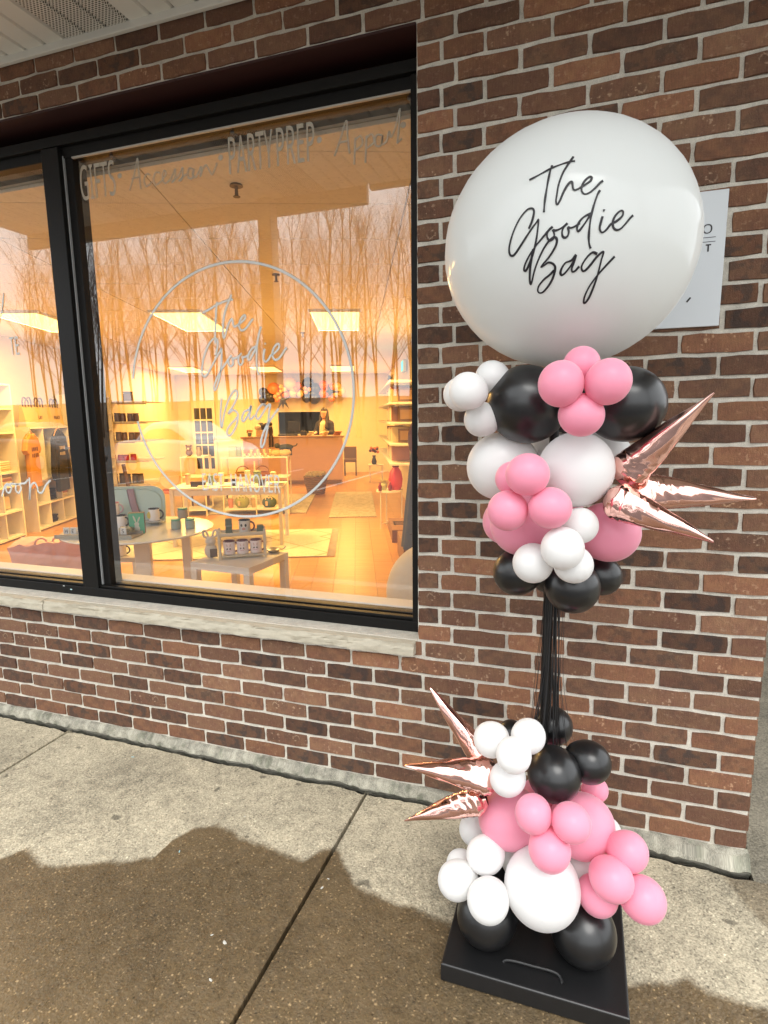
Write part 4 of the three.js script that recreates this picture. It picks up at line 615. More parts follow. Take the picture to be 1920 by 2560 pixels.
// ================================================================ goods, garland, shop assistant
const ceramic = phy(0.80, 0.79, 0.80, 0.25), inkBlack = std(0.012, 0.011, 0.011, 0.4), pinkPaint = std(0.55, 0.24, 0.26, 0.4), teal = std(0.10, 0.36, 0.28, 0.5), glassy = phy(0.30, 0.36, 0.32, 0.12), cream = std(0.62, 0.54, 0.38, 0.8), sage = std(0.20, 0.25, 0.13, 0.7);
function mug(label, r, f, h, handle, inside, o = {}) {
  const t = inRoom('mug', label, 'mug', r, f, h, o.turn || 0, o.group), s = 0.041, H = 0.095;
  mesh('body', lathe([[0.001, 0], [s * 0.93, 0], [s, 0.004], [s, H], [s * 0.93, H], [s * 0.92, 0.008], [0.001, 0.008]], 32), o.body || ceramic, t);
  mesh('handle', at(new THREE.TorusGeometry(0.028, 0.0065, 8, 18, Math.PI).rotateZ(-Math.PI / 2).scale(1, 1.1, 1), s - 0.002, H / 2, 0), handle, t);
  mesh('lining', lathe([[s * 0.925, 0.010], [s * 0.925, H - 0.001], [s * 1.005, H + 0.001], [s * 1.005, H - 0.006]], 28), inside, t);
  if (o.face) { for (const x of [-0.010, 0.010]) mesh('printed_eye', at(new THREE.SphereGeometry(0.0055, 10, 8).scale(1, 1, 0.3), x, 0.042, s + 0.0005), inkBlack, t); mesh('printed_smile', tube([[-0.017, 0.034, s * 0.93], [-0.008, 0.026, s], [0.008, 0.026, s], [0.017, 0.034, s * 0.93]], 0.0014, 14, 5), pinkPaint, t); for (const x of [-0.011, 0.011]) mesh('printed_ear', at(new THREE.SphereGeometry(0.006, 10, 8).scale(0.7, 1.9, 0.3).rotateZ(-x * 20), x, 0.066, s - 0.0005), std(0.60, 0.45, 0.46, 0.5), t); }
  if (o.heart) for (const x of [-0.013, 0.013]) mesh('printed_heart', at(new THREE.SphereGeometry(0.011, 10, 8).scale(0.8, 1, 0.3), x, 0.058, s - 0.003), inkBlack, t);
  if (o.heart) mesh('printed_mouth', at(new THREE.SphereGeometry(0.012, 10, 8).scale(1, 0.8, 0.3), 0, 0.034, s - 0.001), std(0.5, 0.25, 0.22, 0.5), t);
  if (o.patch) mesh('printed_patch', at(new THREE.SphereGeometry(0.024, 12, 8).scale(0.9, 1.2, 0.35), -0.026, 0.045, s - 0.012), o.patch, t); return t;
}
function jar(label, r, f, h, H, R, body, lid, group) { const t = inRoom('jar', label, 'jar', r, f, h, 0, group); mesh('body', lathe([[0.001, 0], [R * 0.9, 0], [R, H * 0.08], [R, H * 0.72], [R * 0.85, H * 0.82], [R * 0.85, H * 0.84], [0.001, H * 0.84]], 24), body, t); mesh('lid', lathe([[0.001, H * 0.845], [R * 0.95, H * 0.845], [R * 0.97, H * 0.98], [R * 0.9, H], [0.001, H]], 24), lid, t); return t; }
// on the round table
const TT = 0.650;
mug('white mug with black lining, left of the lower pair on the round table', -1.875, 4.42, TT, inkBlack, inkBlack, { turn: -0.4 }); mug('white mug with black lining, right of the lower pair on the round table', -1.785, 4.41, TT, inkBlack, inkBlack, { turn: -0.3 });
mug('white mug with pink handle stacked on the pair of mugs', -1.835, 4.415, TT + 0.096, std(0.50, 0.36, 0.42, 0.4), pinkPaint, { patch: pinkPaint, turn: 0.1 });
mug('white mug with yellow patch and black handle on the round table', -1.575, 4.52, TT + 0.03, inkBlack, inkBlack, { patch: std(0.62, 0.52, 0.08, 0.5), turn: 0.1 });
{ const t = inRoom('cake_plate', 'little glass plate under the yellow patched mug', 'plate', -1.575, 4.52, TT); mesh('plate', lathe([[0.001, 0], [0.03, 0], [0.03, 0.012], [0.075, 0.020], [0.08, 0.029], [0.001, 0.0285]], 28), phy(0.5, 0.52, 0.5, 0.15), t); }
jar('teal lidded glass jar at the front of the round table', -1.345, 4.30, TT, 0.075, 0.036, glassy, teal, 'teal lidded jars'); jar('teal lidded glass jar, rightmost on the round table', -1.245, 4.31, TT, 0.075, 0.036, glassy, teal, 'teal lidded jars'); jar('teal lidded glass jar stacked on the two others', -1.30, 4.33, TT + 0.077, 0.075, 0.036, phy(0.34, 0.28, 0.2, 0.15), teal, 'teal lidded jars');
{ const t = inRoom('gift_box', 'green box with a white rabbit print on the round table', 'box', -1.575, 4.165, TT, 0.25); mesh('carton', rb(0.105, 0.150, 0.055, 0.003, 0, 0.075, 0), std(0.09, 0.07, 0.05, 0.7), t); mesh('printed_front', bx(0.100, 0.146, 0.002, 0, 0.075, 0.0285), std(0.09, 0.40, 0.25, 0.5), t); const w = std(0.55, 0.58, 0.5, 0.6), r = (x, y, a, b, rot) => mesh('printed_rabbit', at(new THREE.SphereGeometry(1, 14, 10).scale(a, b, 0.0016).rotateZ(rot), x, y, 0.0295), w, t); r(0, 0.07, 0.016, 0.016, 0); r(0, 0.035, 0.020, 0.028, 0); r(-0.013, 0.108, 0.006, 0.026, 0.3); r(0.014, 0.102, 0.006, 0.022, -0.4); }
{ const t = inRoom('serving_tray', 'pale teal rounded tray with a mauve ribbon leaning behind the mugs', 'tray', -1.80, 4.60, TT, 0.1); const m = phy(0.42, 0.56, 0.51, 0.35); const g = rb(0.56, 0.28, 0.025, 0.012, 0, 0.142, 0), s = new THREE.Shape(); s.moveTo(-0.28, 0); s.lineTo(0.28, 0); s.lineTo(0.28, 0.17); s.quadraticCurveTo(0.28, 0.28, 0.17, 0.28); s.lineTo(-0.17, 0.28); s.quadraticCurveTo(-0.28, 0.28, -0.28, 0.17); const e = new THREE.ExtrudeGeometry(s, { depth: 0.012, bevelThickness: 0.004, bevelSize: 0.004, bevelSegments: 2, curveSegments: 16 }); e.rotateX(-0.16); e.translate(0, 0.006, 0.02); mesh('panel', e, m, t); const rim = [[-0.25, 0.03], [-0.25, 0.19], [-0.19, 0.245], [0.19, 0.245], [0.25, 0.19], [0.25, 0.03]].map(([x, y]) => [x, y + 0.006, 0.040 - y * 0.16]); mesh('rim', tube(rim, 0.005, 60, 6), m, t); mesh('ribbon', sweep([V(0.02, 0.285, -0.02), V(0.03, 0.25, 0.010), V(0.05, 0.15, 0.030), V(0.09, 0.03, 0.052)], [0, 0, 0, 0].map(() => V(0, 0.15, 1).normalize()), 0.055, 0.003), std(0.34, 0.22, 0.25, 0.7), t); }
{ const t = inRoom('letter_tray', 'low wooden tray of white letter tiles at the front of the round table', 'tray', -1.80, 4.06, TT, -0.12); mesh('tray_base', rb(0.55, 0.012, 0.16, 0.004, 0, 0.006, 0), std(0.30, 0.28, 0.22, 0.6, { map: woodTone }), t); for (const z of [-0.078, 0.078]) mesh('tray_edge', rb(0.55, 0.028, 0.010, 0.003, 0, 0.014, z), std(0.34, 0.32, 0.26, 0.6), t); [...'HE-- --PS'].forEach((c, i) => { if (c === ' ') return; const x = -0.215 + i * 0.051, k = mesh('letter_tile', rb(0.044, 0.05, 0.010, 0.003, x, 0.047, 0.03), std(0.62, 0.63, 0.62, 0.5), t); if ('HEPS'.includes(c)) mesh('lettering', at(text(c, 0.026, 1, font, 0.001), x - 0.009, 0.034, 0.0355), inkBlack, k); }); }
{ const t = inRoom('straw_nest', 'small straw nest in front of the green rabbit box', 'nest', -1.62, 4.07, TT + 0.012); const P = []; for (let k = 0; k < 60; k++) { const a = hash(k, 1, 2) * 6.28, q = 0.035 + 0.02 * hash(k, 2, 2); P.push(tube([[Math.cos(a) * q, 0.01 + 0.035 * hash(k, 3, 2), Math.sin(a) * q], [Math.cos(a + 0.6) * q * 1.1, 0.012 + 0.035 * hash(k, 4, 2), Math.sin(a + 0.6) * q * 1.1], [Math.cos(a + 1.2) * q, 0.01 + 0.04 * hash(k, 5, 2), Math.sin(a + 1.2) * q]], 0.0022, 6, 4)); } mesh('straw', join(P), std(0.36, 0.33, 0.15, 0.9), t); for (let k = 0; k < 3; k++) mesh('egg', at(new THREE.SphereGeometry(0.016, 12, 10).scale(1, 1.2, 1), (k - 1) * 0.022, 0.035, (k % 2) * 0.02), std(0.55, 0.52, 0.30, 0.5), t); }
{ const t = inRoom('paper_bag', 'mauve crumpled tissue bag on the floor left of the mullion', 'bag', -3.0, 5.75, 0, 0.2); const g = new THREE.BoxGeometry(0.62, 0.30, 0.36, 14, 8, 8), p = g.attributes.position; for (let i = 0; i < p.count; i++) { const x = p.getX(i), y = p.getY(i), z = p.getZ(i), n = fbm(x * 14 + 5, y * 14 + z * 9, 77, 3) - 0.5; p.setXYZ(i, x * (1 + 0.25 * (y + 0.15)) + n * 0.06, y + n * 0.09 * (y > 0 ? 1 : 0), z + n * 0.08); } g.computeVertexNormals(); mesh('bag', at(g, 0, 0.15, 0), std(0.58, 0.38, 0.40, 0.85), t); mesh('bow', join([at(new THREE.TorusGeometry(0.05, 0.010, 6, 16).rotateY(0.5), -0.07, 0.29, 0.12), at(new THREE.TorusGeometry(0.05, 0.010, 6, 16).rotateY(-0.5), 0.07, 0.29, 0.12)]), std(0.52, 0.33, 0.35, 0.8), t); }
{ const t = inRoom('step_stool', 'low pale stool under the round table with a mug on it', 'stool', -2.02, 4.95); const m = std(0.5, 0.49, 0.46, 0.5); mesh('stool_top', rb(0.36, 0.04, 0.28, 0.005, 0, 0.30, 0), m, t); for (const x of [-0.15, 0.15]) mesh('leg', rb(0.04, 0.28, 0.26, 0.004, x, 0.14, 0), m, t); mug('white mug with yellow patch on the stool under the round table', -2.0, 4.90, 0.321, inkBlack, inkBlack, { patch: std(0.6, 0.5, 0.1, 0.5) }); }
// on the low table
const LT = 0.480;
{ const t = inRoom('mug_rack', 'pale wooden two tier rack on the low grey table', 'rack', -0.825, 4.085, LT, 0.20), m = std(0.70, 0.64, 0.50, 0.6, { map: woodTone }); for (const x of [-0.155, 0.155]) for (const z of [-0.06, 0.06]) mesh('post', rb(0.018, 0.205, 0.014, 0.003, x, 0.1025, z), m, t); for (const y of [0.020, 0.165]) mesh('shelf', rb(0.29, 0.010, 0.12, 0.003, 0, y, 0), m, t); for (const z of [-0.066, 0.066]) mesh('rail', rb(0.29, 0.02, 0.006, 0.002, 0, 0.178, z), m, t); }
[[-0.915, 4.075, 'leftmost'], [-0.825, 4.093, 'middle'], [-0.735, 4.112, 'rightmost']].forEach(([r, f, w]) => mug(`white bunny face mug with maroon lining, ${w} of three in the rack`, r, f, LT + 0.026, std(0.24, 0.07, 0.05, 0.4), std(0.16, 0.03, 0.03, 0.4), { face: 1, turn: 0.1, group: 'bunny mugs in the rack', body: phy(0.76, 0.69, 0.72, 0.3) }));
mug('grey mug with heart eyes on top of the wooden rack', -0.805, 4.10, LT + 0.171, std(0.10, 0.03, 0.02, 0.4), inkBlack, { heart: 1, body: phy(0.56, 0.56, 0.54, 0.3) });
[[-0.91, 4.07, 0, 'lower of two moss filled cubes at the left end of the rack'], [-0.91, 4.07, 1, 'upper of two moss filled cubes at the left end of the rack'], [-0.70, 4.12, 0, 'single moss filled cube at the right end of the rack']].forEach(([r, f, k, l]) => { const t = inRoom('moss_cube', l, 'jar', r, f, LT + 0.171 + k * 0.056, 0.2, 'moss filled cubes'); mesh('moss', rb(0.046, 0.048, 0.046, 0.006, 0, 0.027, 0), std(0.16, 0.20, 0.12, 0.95, { bumpMap: grainBump, bumpScale: 0.01 }), t); mesh('cube_base', rb(0.052, 0.006, 0.052, 0.002, 0, 0.003, 0), glassy, t); });
{ const t = inRoom('bunny_figure', 'cream bunny figure with long ears beside the mug rack', 'figure', -1.04, 4.06, LT, 0.3), m = std(0.62, 0.57, 0.48, 0.85); mesh('body', join([at(new THREE.SphereGeometry(0.045, 18, 14).scale(1, 1.2, 0.8), 0, 0.055, 0), at(new THREE.SphereGeometry(0.036, 18, 14), 0, 0.125, 0.008)]), m, t); for (const s of [-1, 1]) mesh('ear', tube([[s * 0.012, 0.15, 0], [s * 0.028, 0.195, 0.004], [s * 0.045, 0.20, 0.006], [s * 0.042, 0.16, 0.006], [s * 0.02, 0.15, 0.002]], 0.008, 20, 6), m, t); mesh('tag', rb(0.05, 0.06, 0.006, 0.003, 0.015, 0.045, 0.045), std(0.13, 0.09, 0.06, 0.8), t); }
{ const t = inRoom('gravy_dish', 'small glazed dish with curled handle right of the mug rack', 'dish', -0.625, 4.20, LT); mesh('bowl', lathe([[0.001, 0], [0.03, 0], [0.055, 0.022], [0.058, 0.026], [0.03, 0.008], [0.001, 0.006]], 24), phy(0.42, 0.38, 0.30, 0.3), t); mesh('handle', tube([[0.05, 0.02, 0], [0.08, 0.03, 0], [0.09, 0.045, 0]], 0.005, 10, 6), phy(0.42, 0.38, 0.30, 0.3), t); }
// on the white table
const WT2 = 0.685;
[[-2.0, 6.95, 0.13, 0.033, [0.62, 0.34, 0.25], 'pink tumbler at the left end of the white table'], [-1.71, 6.85, 0.12, 0.036, [0.16, 0.22, 0.16], 'dark green tumbler on the white table'], [-1.60, 6.92, 0.14, 0.034, [0.60, 0.55, 0.42], 'tall cream tumbler left of centre on the white table'], [-1.30, 6.95, 0.16, 0.034, [0.55, 0.48, 0.30], 'tall tan tumbler right of centre on the white table'], [-1.19, 6.98, 0.15, 0.045, [0.18, 0.22, 0.10], 'squat olive canister on the white table'], [-0.98, 6.82, 0.15, 0.034, [0.56, 0.50, 0.38], 'tall cream tumbler at the right end of the white table']].forEach(([r, f, H, R, c, l]) => { const t = inRoom('tumbler', l, 'tumbler', r, f, WT2, 0, 'tumblers on the white table'); mesh('cup', lathe([[0.001, 0], [R * 0.8, 0], [R, H * 0.88], [0.001, H * 0.88]], 22), std(...c, 0.4), t); mesh('lid', lathe([[0.001, H * 0.885], [R * 1.05, H * 0.885], [R * 1.03, H * 0.96], [R * 0.7, H], [0.001, H]], 22), std(c[0] * 1.1, c[1] * 1.1, c[2] * 1.1, 0.4), t); });
[[-1.82, 6.72, 'dark wooden box on the white table behind the tumblers', 0.16, 0.05], [-1.42, 6.75, 'black tin beside the tan tumbler on the white table', 0.05, 0.07], [-1.10, 6.72, 'black tin at the right of the white table', 0.07, 0.06]].forEach(([r, f, l, w, h]) => { const t = inRoom('tin_box', l, 'box', r, f, WT2); mesh('box', rb(w, h, 0.07, 0.004, 0, h / 2, 0), std(0.04, 0.022, 0.014, 0.5), t); mesh('box_lid', rb(w + 0.006, 0.012, 0.076, 0.003, 0, h + 0.0065, 0), std(0.06, 0.03, 0.02, 0.5), t); });
{ const t = inRoom('folded_cloth', 'cream fringed cloth folded over the right end of the white table', 'cloth', -0.93, 6.68, WT2); for (let k = 0; k < 3; k++) mesh('fold', rb(0.18 - k * 0.01, 0.014, 0.14, 0.006, k * 0.006, 0.0075 + k * 0.0145, 0), cream, t); }
[[-1.75, 'left'], [-1.50, 'middle'], [-1.28, 'right']].forEach(([r, w]) => { const t = inRoom('place_card', `${w} flat stack of cream cards along the front of the white table`, 'cards', r, 6.66, WT2, 0.1, 'card stacks on the white table'); for (let k = 0; k < 3; k++) mesh('card', rb(0.13, 0.005, 0.09, 0.001, k * 0.004, 0.003 + k * 0.0055, 0), cream, t); });
// on the metal racks
[[-1.70, 8.92, 0], [-1.62, 8.92, 0], [-1.54, 8.93, 0], [-1.46, 8.92, 0], [-1.38, 8.93, 0], [-1.62, 9.05, 1], [-1.52, 9.05, 1], [-1.42, 9.06, 1], [-1.33, 9.06, 1]].forEach(([r, f, k]) => { const t = inRoom('candle_cup', k ? 'small yellow candle cup in the rear row on top of the metal rack' : 'small yellow candle cup in the front row on top of the metal rack', 'candle', r, f, 0.877, 0, k ? 'candle cups of the rear row' : 'candle cups of the front row'); const H = k ? 0.10 : 0.05; mesh('cup', lathe([[0.001, 0], [0.022, 0], [0.010, 0.012], [0.028, H], [0.001, H]], 16), std(0.62, 0.52, 0.28, 0.4), t); });
{ const t = inRoom('folder_pair', 'pair of sage green binders standing on the metal rack', 'binder', -1.84, 9.0, 0.877); mesh('binder', rb(0.11, 0.16, 0.06, 0.004, -0.05, 0.08, 0), std(0.40, 0.36, 0.18, 0.6), t); mesh('binder', rb(0.07, 0.15, 0.06, 0.004, 0.045, 0.075, 0), sage, t); }
{ const t = inRoom('cushion', 'cream bow shaped cushion on the right end of the metal rack', 'cushion', -1.16, 9.0, 0.876), m = std(0.60, 0.42, 0.22, 0.9); mesh('pad', join([new THREE.SphereGeometry(1, 18, 12).scale(0.09, 0.05, 0.07).translate(-0.07, 0.05, 0), new THREE.SphereGeometry(1, 18, 12).scale(0.09, 0.05, 0.07).translate(0.07, 0.05, 0)]), m, t); mesh('band', new THREE.TorusGeometry(0.036, 0.012, 8, 16).rotateY(Math.PI / 2).translate(0, 0.05, 0), m, t); }
{ const t = inRoom('plush_dog', 'dark grey plush dog lying over the end of the metal rack', 'toy', -1.10, 9.12, 0.876), m = std(0.045, 0.05, 0.05, 0.9); mesh('body', join([new THREE.SphereGeometry(1, 16, 12).scale(0.12, 0.045, 0.05).translate(0, 0.13, 0), new THREE.SphereGeometry(1, 14, 10).scale(0.045, 0.04, 0.04).translate(-0.13, 0.15, 0), ...[-0.08, 0.08].flatMap(x => [-0.02, 0.02].map(z => cy(0.013, 0.013, 0.13, x, 0.065, z, 8)))]), m, t); mesh('tail', tube([[0.11, 0.14, 0], [0.16, 0.15, 0], [0.18, 0.18, 0]], 0.01, 10, 6), m, t); }
{ const t = inRoom('teddy_bear', 'small brown bear on the narrow metal rack', 'toy', -2.53, 8.95, 0.897), m = std(0.17, 0.09, 0.05, 0.95); mesh('body', join([new THREE.SphereGeometry(0.05, 16, 12).translate(0, 0.05, 0), new THREE.SphereGeometry(0.042, 16, 12).translate(0, 0.12, 0)]), m, t); for (const s of [-1, 1]) mesh('ear', new THREE.SphereGeometry(0.016, 10, 8).translate(s * 0.034, 0.155, 0), m, t); mesh('muzzle', new THREE.SphereGeometry(0.018, 10, 8).translate(0, 0.11, 0.038), cream, t); }
{ const t = inRoom('vase', 'slim mottled vase on the narrow metal rack', 'vase', -2.39, 8.97, 0.897); mesh('vase', lathe([[0.001, 0], [0.03, 0], [0.042, 0.05], [0.02, 0.11], [0.026, 0.13], [0.001, 0.128]], 20), std(0.30, 0.24, 0.15, 0.5), t); }
[[-1.95, [0.55, 0.22, 0.16], 'pink bottle with white cap on the bottom shelf of the rack', 0.21], [-1.60, [0.42, 0.30, 0.14], 'tan bottle with white cap on the bottom shelf of the rack', 0.20], [-1.10, [0.20, 0.20, 0.07], 'olive bottle with white cap on the bottom shelf of the rack', 0.20]].forEach(([r, c, l, H]) => { const t = inRoom('bottle', l, 'bottle', r, 8.95, 0.098, 0, 'bottles on the rack'); mesh('bottle', lathe([[0.001, 0], [0.034, 0], [0.040, H * 0.65], [0.001, H * 0.65]], 20), std(...c, 0.4), t); mesh('cap', lathe([[0.001, H * 0.655], [0.043, H * 0.655], [0.036, H * 0.85], [0.014, H], [0.001, H]], 20), std(0.66, 0.58, 0.42, 0.4), t); });
[[-1.775, [0.26, 0.27, 0.07], 'olive green gift bag with cream bow on the bottom shelf', 0.20], [-1.36, [0.07, 0.11, 0.10], 'dark teal gift bag with cream bow on the bottom shelf', 0.17]].forEach(([r, c, l, H]) => { const t = inRoom('gift_bag', l, 'bag', r, 8.95, 0.097); const g = new THREE.SphereGeometry(1, 20, 14), p = g.attributes.position; for (let i = 0; i < p.count; i++) { const y = p.getY(i); p.setY(i, Math.max(-0.8, y)); if (y > 0.45) { p.setX(i, p.getX(i) * (1 - 0.6 * (y - 0.45))); } } g.scale(0.11, H / 1.8, 0.09); g.computeVertexNormals(); mesh('sack', at(g, 0, H * 0.445, 0), std(...c, 0.8), t); mesh('bow', join([-1, 1].map(s => new THREE.TorusGeometry(0.025, 0.009, 6, 12).translate(s * 0.024, H * 0.8, 0.06))), cream, t); mesh('tag', rb(0.035, 0.07, 0.003, 0.002, -0.03, H * 0.4, 0.098), std(0.5, 0.34, 0.2, 0.7), t); });
[[-1.75, 'orange straw bag'], [-1.45, 'brown wicker tray']].forEach(([r, n], i) => { const t = inRoom('woven_tray', `${n} on the middle shelf of the wide metal rack`, 'basket', r, 9.0, 0.577); mesh('tray', lathe([[0.001, 0], [0.09, 0], [0.12, 0.06], [0.112, 0.06], [0.085, 0.01], [0.001, 0.01]], 22), std(0.42, 0.22 + i * -0.06, 0.07, 0.9), t); mesh('handle', new THREE.TorusGeometry(0.1, 0.008, 6, 20, Math.PI).translate(0, 0.05, 0), std(0.40, 0.2, 0.07, 0.9), t); });
// clothes and bags along the left wall
function garment(name, label, r, f, h, w, H, mat, o = {}) {
  const t = inRoom(name, label, o.cat || 'shirt', r, f, h, Math.PI / 2 + (o.turn || 0), 'clothes hanging on the left wall'), s = new THREE.Shape(), a = w / 2;
  const sl = o.sleeve || 0.2; s.moveTo(-a * 0.84, 0); s.lineTo(a * 0.84, 0); s.lineTo(a * 0.84, H * 0.68); s.lineTo(a * (1.05 + sl * 0.4), H * (0.86 - sl * 1.05)); s.lineTo(a * (1.28 + sl * 0.3), H * (0.90 - sl * 0.95)); s.lineTo(a * 0.98, H * 0.90); s.lineTo(a * 0.28, H); s.quadraticCurveTo(0, H * 0.93, -a * 0.28, H); s.lineTo(-a * 0.98, H * 0.90); s.lineTo(-a * (1.28 + sl * 0.3), H * (0.90 - sl * 0.95)); s.lineTo(-a * (1.05 + sl * 0.4), H * (0.86 - sl * 1.05)); s.lineTo(-a * 0.84, H * 0.68); s.closePath();
  const g = new THREE.ExtrudeGeometry(s, { depth: 0.03, bevelThickness: 0.02, bevelSize: 0.012, bevelSegments: 3, curveSegments: 6 }); mesh('cloth', at(g, 0, 0, -0.015), mat, t);
  mesh('hanger', join([tube([[-a * 0.9, H * 0.93, 0], [0, H * 1.06, 0], [a * 0.9, H * 0.93, 0]], 0.009, 20, 6), tube([[0, H * 1.06, 0], [0, H * 1.11, 0], [0.02, H * 1.125, 0]], 0.004, 8, 5)]), oak, t);
  if (o.print) o.print.forEach(([n, y, hh], i) => { for (let k = 0; k < n; k++) mesh('printed_mark', rb(hh * (0.5 + 0.4 * hash(k, i, 3)), hh * (0.8 + 0.3 * hash(k, i, 4)), 0.003, 0.001, (k - (n - 1) / 2) * hh * 1.1, y + hh / 2, 0.0365), o.ink, t); }); return t;
}
garment('tee_shirt', 'mustard tee shirt hanging between the two white cube shelves', -4.14, 7.66, 0.62, 0.34, 0.66, std(0.42, 0.20, 0.04, 0.9), { print: [[4, 0.45, 0.05], [4, 0.37, 0.05]], ink: std(0.10, 0.03, 0.02, 0.8), turn: 0.15 });
garment('sweatshirt', 'black sweatshirt with grey print hanging before the low cube shelf', -4.10, 8.28, 0.50, 0.38, 0.80, std(0.014, 0.011, 0.009, 0.9), { sleeve: 0.62, print: [[4, 0.56, 0.045], [4, 0.48, 0.045]], ink: std(0.30, 0.24, 0.16, 0.8), turn: 0.12 });
garment('tank_top', 'cream top hanging right of the black sweatshirt', -4.10, 8.74, 0.60, 0.30, 0.68, std(0.58, 0.44, 0.26, 0.9), { print: [[5, 0.43, 0.03]], ink: std(0.1, 0.06, 0.04, 0.8), turn: 0.1 });
[['', 7.92, 'cream tote bag at the left end on top of the low cube shelf'], ['LAY', 8.20, 'cream tote bag lettered in black in the middle on the low cube shelf'], ['PEACE', 8.60, 'cream tote bag lettered PEACE on top of the low cube shelf']].forEach(([str, f, l], i) => { const t = inRoom('tote_bag', l, 'bag', -4.28, f, 1.372, Math.PI / 2), w = 0.30, H = 0.26, m = std(0.60, 0.44, 0.22, 0.9), g = new THREE.BoxGeometry(w, H, 0.10, 8, 6, 3), p = g.attributes.position; for (let k = 0; k < p.count; k++) { const x = p.getX(k), y = p.getY(k); p.setZ(k, p.getZ(k) * (1 - 0.6 * (y / H + 0.5)) + 0.012 * (fbm(x * 14 + i * 5, y * 14, 88, 2) - 0.5)); } g.computeVertexNormals(); mesh('bag', at(g, 0, H / 2, 0), m, t); for (const s of [-1, 1]) mesh('handle', tube([[-0.07, H - 0.01, s * 0.015], [-0.06, H + 0.08, s * 0.02], [0, H + 0.12, s * 0.03], [0.06, H + 0.08, s * 0.02], [0.07, H - 0.01, s * 0.015]], 0.010, 24, 6), std(0.10, 0.05, 0.03, 0.8), t); if (str) mesh('printed_lettering', at(text(str, 0.045, 0.9, fontB, 0.001), -0.105, 0.10, 0.0425), std(0.10, 0.035, 0.02, 0.8), t); });
const clothTones = [[0.55, 0.42, 0.26], [0.60, 0.50, 0.36], [0.34, 0.14, 0.10], [0.50, 0.34, 0.24], [0.30, 0.28, 0.22]].map(c => std(...c, 0.9));
function pile(label, r, f, h, n, tones, group) { const t = inRoom('folded_clothes', label, 'clothes', r, f, h, 0, group); for (let k = 0; k < n; k++) mesh('folded_garment', rb(0.24, 0.024, 0.26, 0.010, (hash(k, n, 1) - 0.5) * 0.02, 0.0125 + k * 0.0255, 0), tones[k % tones.length], t); }
pile('pile of cream and tan folded clothes low in the nearest cube shelf', -4.42, 7.31, 0.67, 5, clothTones, 'folded clothes in the cube shelves'); pile('pile of pale folded clothes above the tan pile in the nearest cube shelf', -4.42, 7.31, 0.84, 5, [clothTones[1], clothTones[0]], 'folded clothes in the cube shelves');
pile('dark folded clothes in the low cube shelf under the sweatshirt', -4.40, 8.29, 0.36, 6, [std(0.03, 0.018, 0.012, 0.9)], 'folded clothes in the cube shelves'); pile('black folded clothes in the bottom of the low cube shelf', -4.40, 8.29, 0.04, 4, [std(0.025, 0.016, 0.012, 0.9)], 'folded clothes in the cube shelves'); pile('tan folded clothes right of the dark pile in the low cube shelf', -4.40, 8.63, 0.36, 5, clothTones, 'folded clothes in the cube shelves');
[[7.31, 0.37, [0.56, 0.46, 0.28], 'cream boxed gift in the lowest but one row of the nearest cube shelf'], [7.31, 1.62, [0.60, 0.52, 0.34], 'cream boxed gift near the top of the nearest cube shelf'], [9.43, 1.58, [0.50, 0.34, 0.10], 'ochre framed picture near the top beyond the mullion'], [9.81, 1.30, [0.42, 0.05, 0.06], 'red round box in the cube shelf beyond the mullion'], [9.81, 1.58, [0.22, 0.20, 0.15], 'grey framed picture in the top row beyond the mullion'], [9.43, 0.83, [0.34, 0.26, 0.14], 'brown framed picture low in the shelf beyond the mullion'], [9.81, 0.83, [0.30, 0.26, 0.20], 'grey boxed gift low in the shelf beyond the mullion'], [9.43, 0.35, [0.72, 0.13, 0.05], 'orange red pouch near the bottom of the shelf beyond the mullion'], [9.81, 0.35, [0.50, 0.40, 0.06], 'yellow pouch near the bottom of the shelf beyond the mullion']].forEach(([f, h, c, l]) => { const t = inRoom('gift_pack', l, 'box', -4.38, f, h, Math.PI / 2), w = 0.20, H = h < 0.36 && f > 9 ? 0.24 : 0.16; mesh('pack', rb(w, H, 0.10, 0.02, 0, H / 2, 0), std(...c, 0.7), t); mesh('label', rb(w * 0.6, H * 0.4, 0.004, 0.002, 0, H * 0.5, 0.052), std(Math.min(0.7, c[0] * 1.3), c[1] * 0.9, c[2], 0.6), t); });
[[1.78, 1, 0.16, [0.20, 0.12, 0.06], 'top'], [1.42, 5, 0.14, [0.09, 0.035, 0.02], 'second'], [1.08, 5, 0.14, [0.17, 0.09, 0.05], 'third'], [0.72, 4, 0.10, [0.55, 0.03, 0.03], 'fourth'], [0.30, 5, 0.17, [0.15, 0.11, 0.05], 'bottom']].forEach(([h, n, H, c, w]) => { for (let k = 0; k < n; k++) jar(`${['dark jar', 'brown jar', 'red jar'][c[0] > 0.4 ? 2 : c[0] > 0.12 ? 1 : 0]} on the ${w} board of the left bracket shelves`, -4.42 + k * 0.115 + (n === 1 ? 0.35 : 0), 10.82 + (k % 2) * 0.04, h, H * (1 + 0.1 * hash(k, n, 4)), n === 1 ? 0.085 : 0.052, std(...c, 0.4), std(c[0] * 0.7, c[1] * 0.7, c[2] * 0.7, 0.5), `jars on the ${w} left bracket board`); });
{ const t = inRoom('painted_platter', 'pink and cream painted platter on a stand left of the ring', 'platter', -3.05, 9.6, 0.30); mesh('dish', lathe([[0.001, 0], [0.13, 0.01], [0.16, 0.028], [0.155, 0.034], [0.12, 0.018], [0.001, 0.010]], 30).rotateX(1.25).translate(0, 0.18, 0), std(0.62, 0.50, 0.34, 0.4), t); mesh('easel', rb(0.22, 0.03, 0.12, 0.005, 0, 0.015, 0), std(0.5, 0.14, 0.12, 0.6), t); }
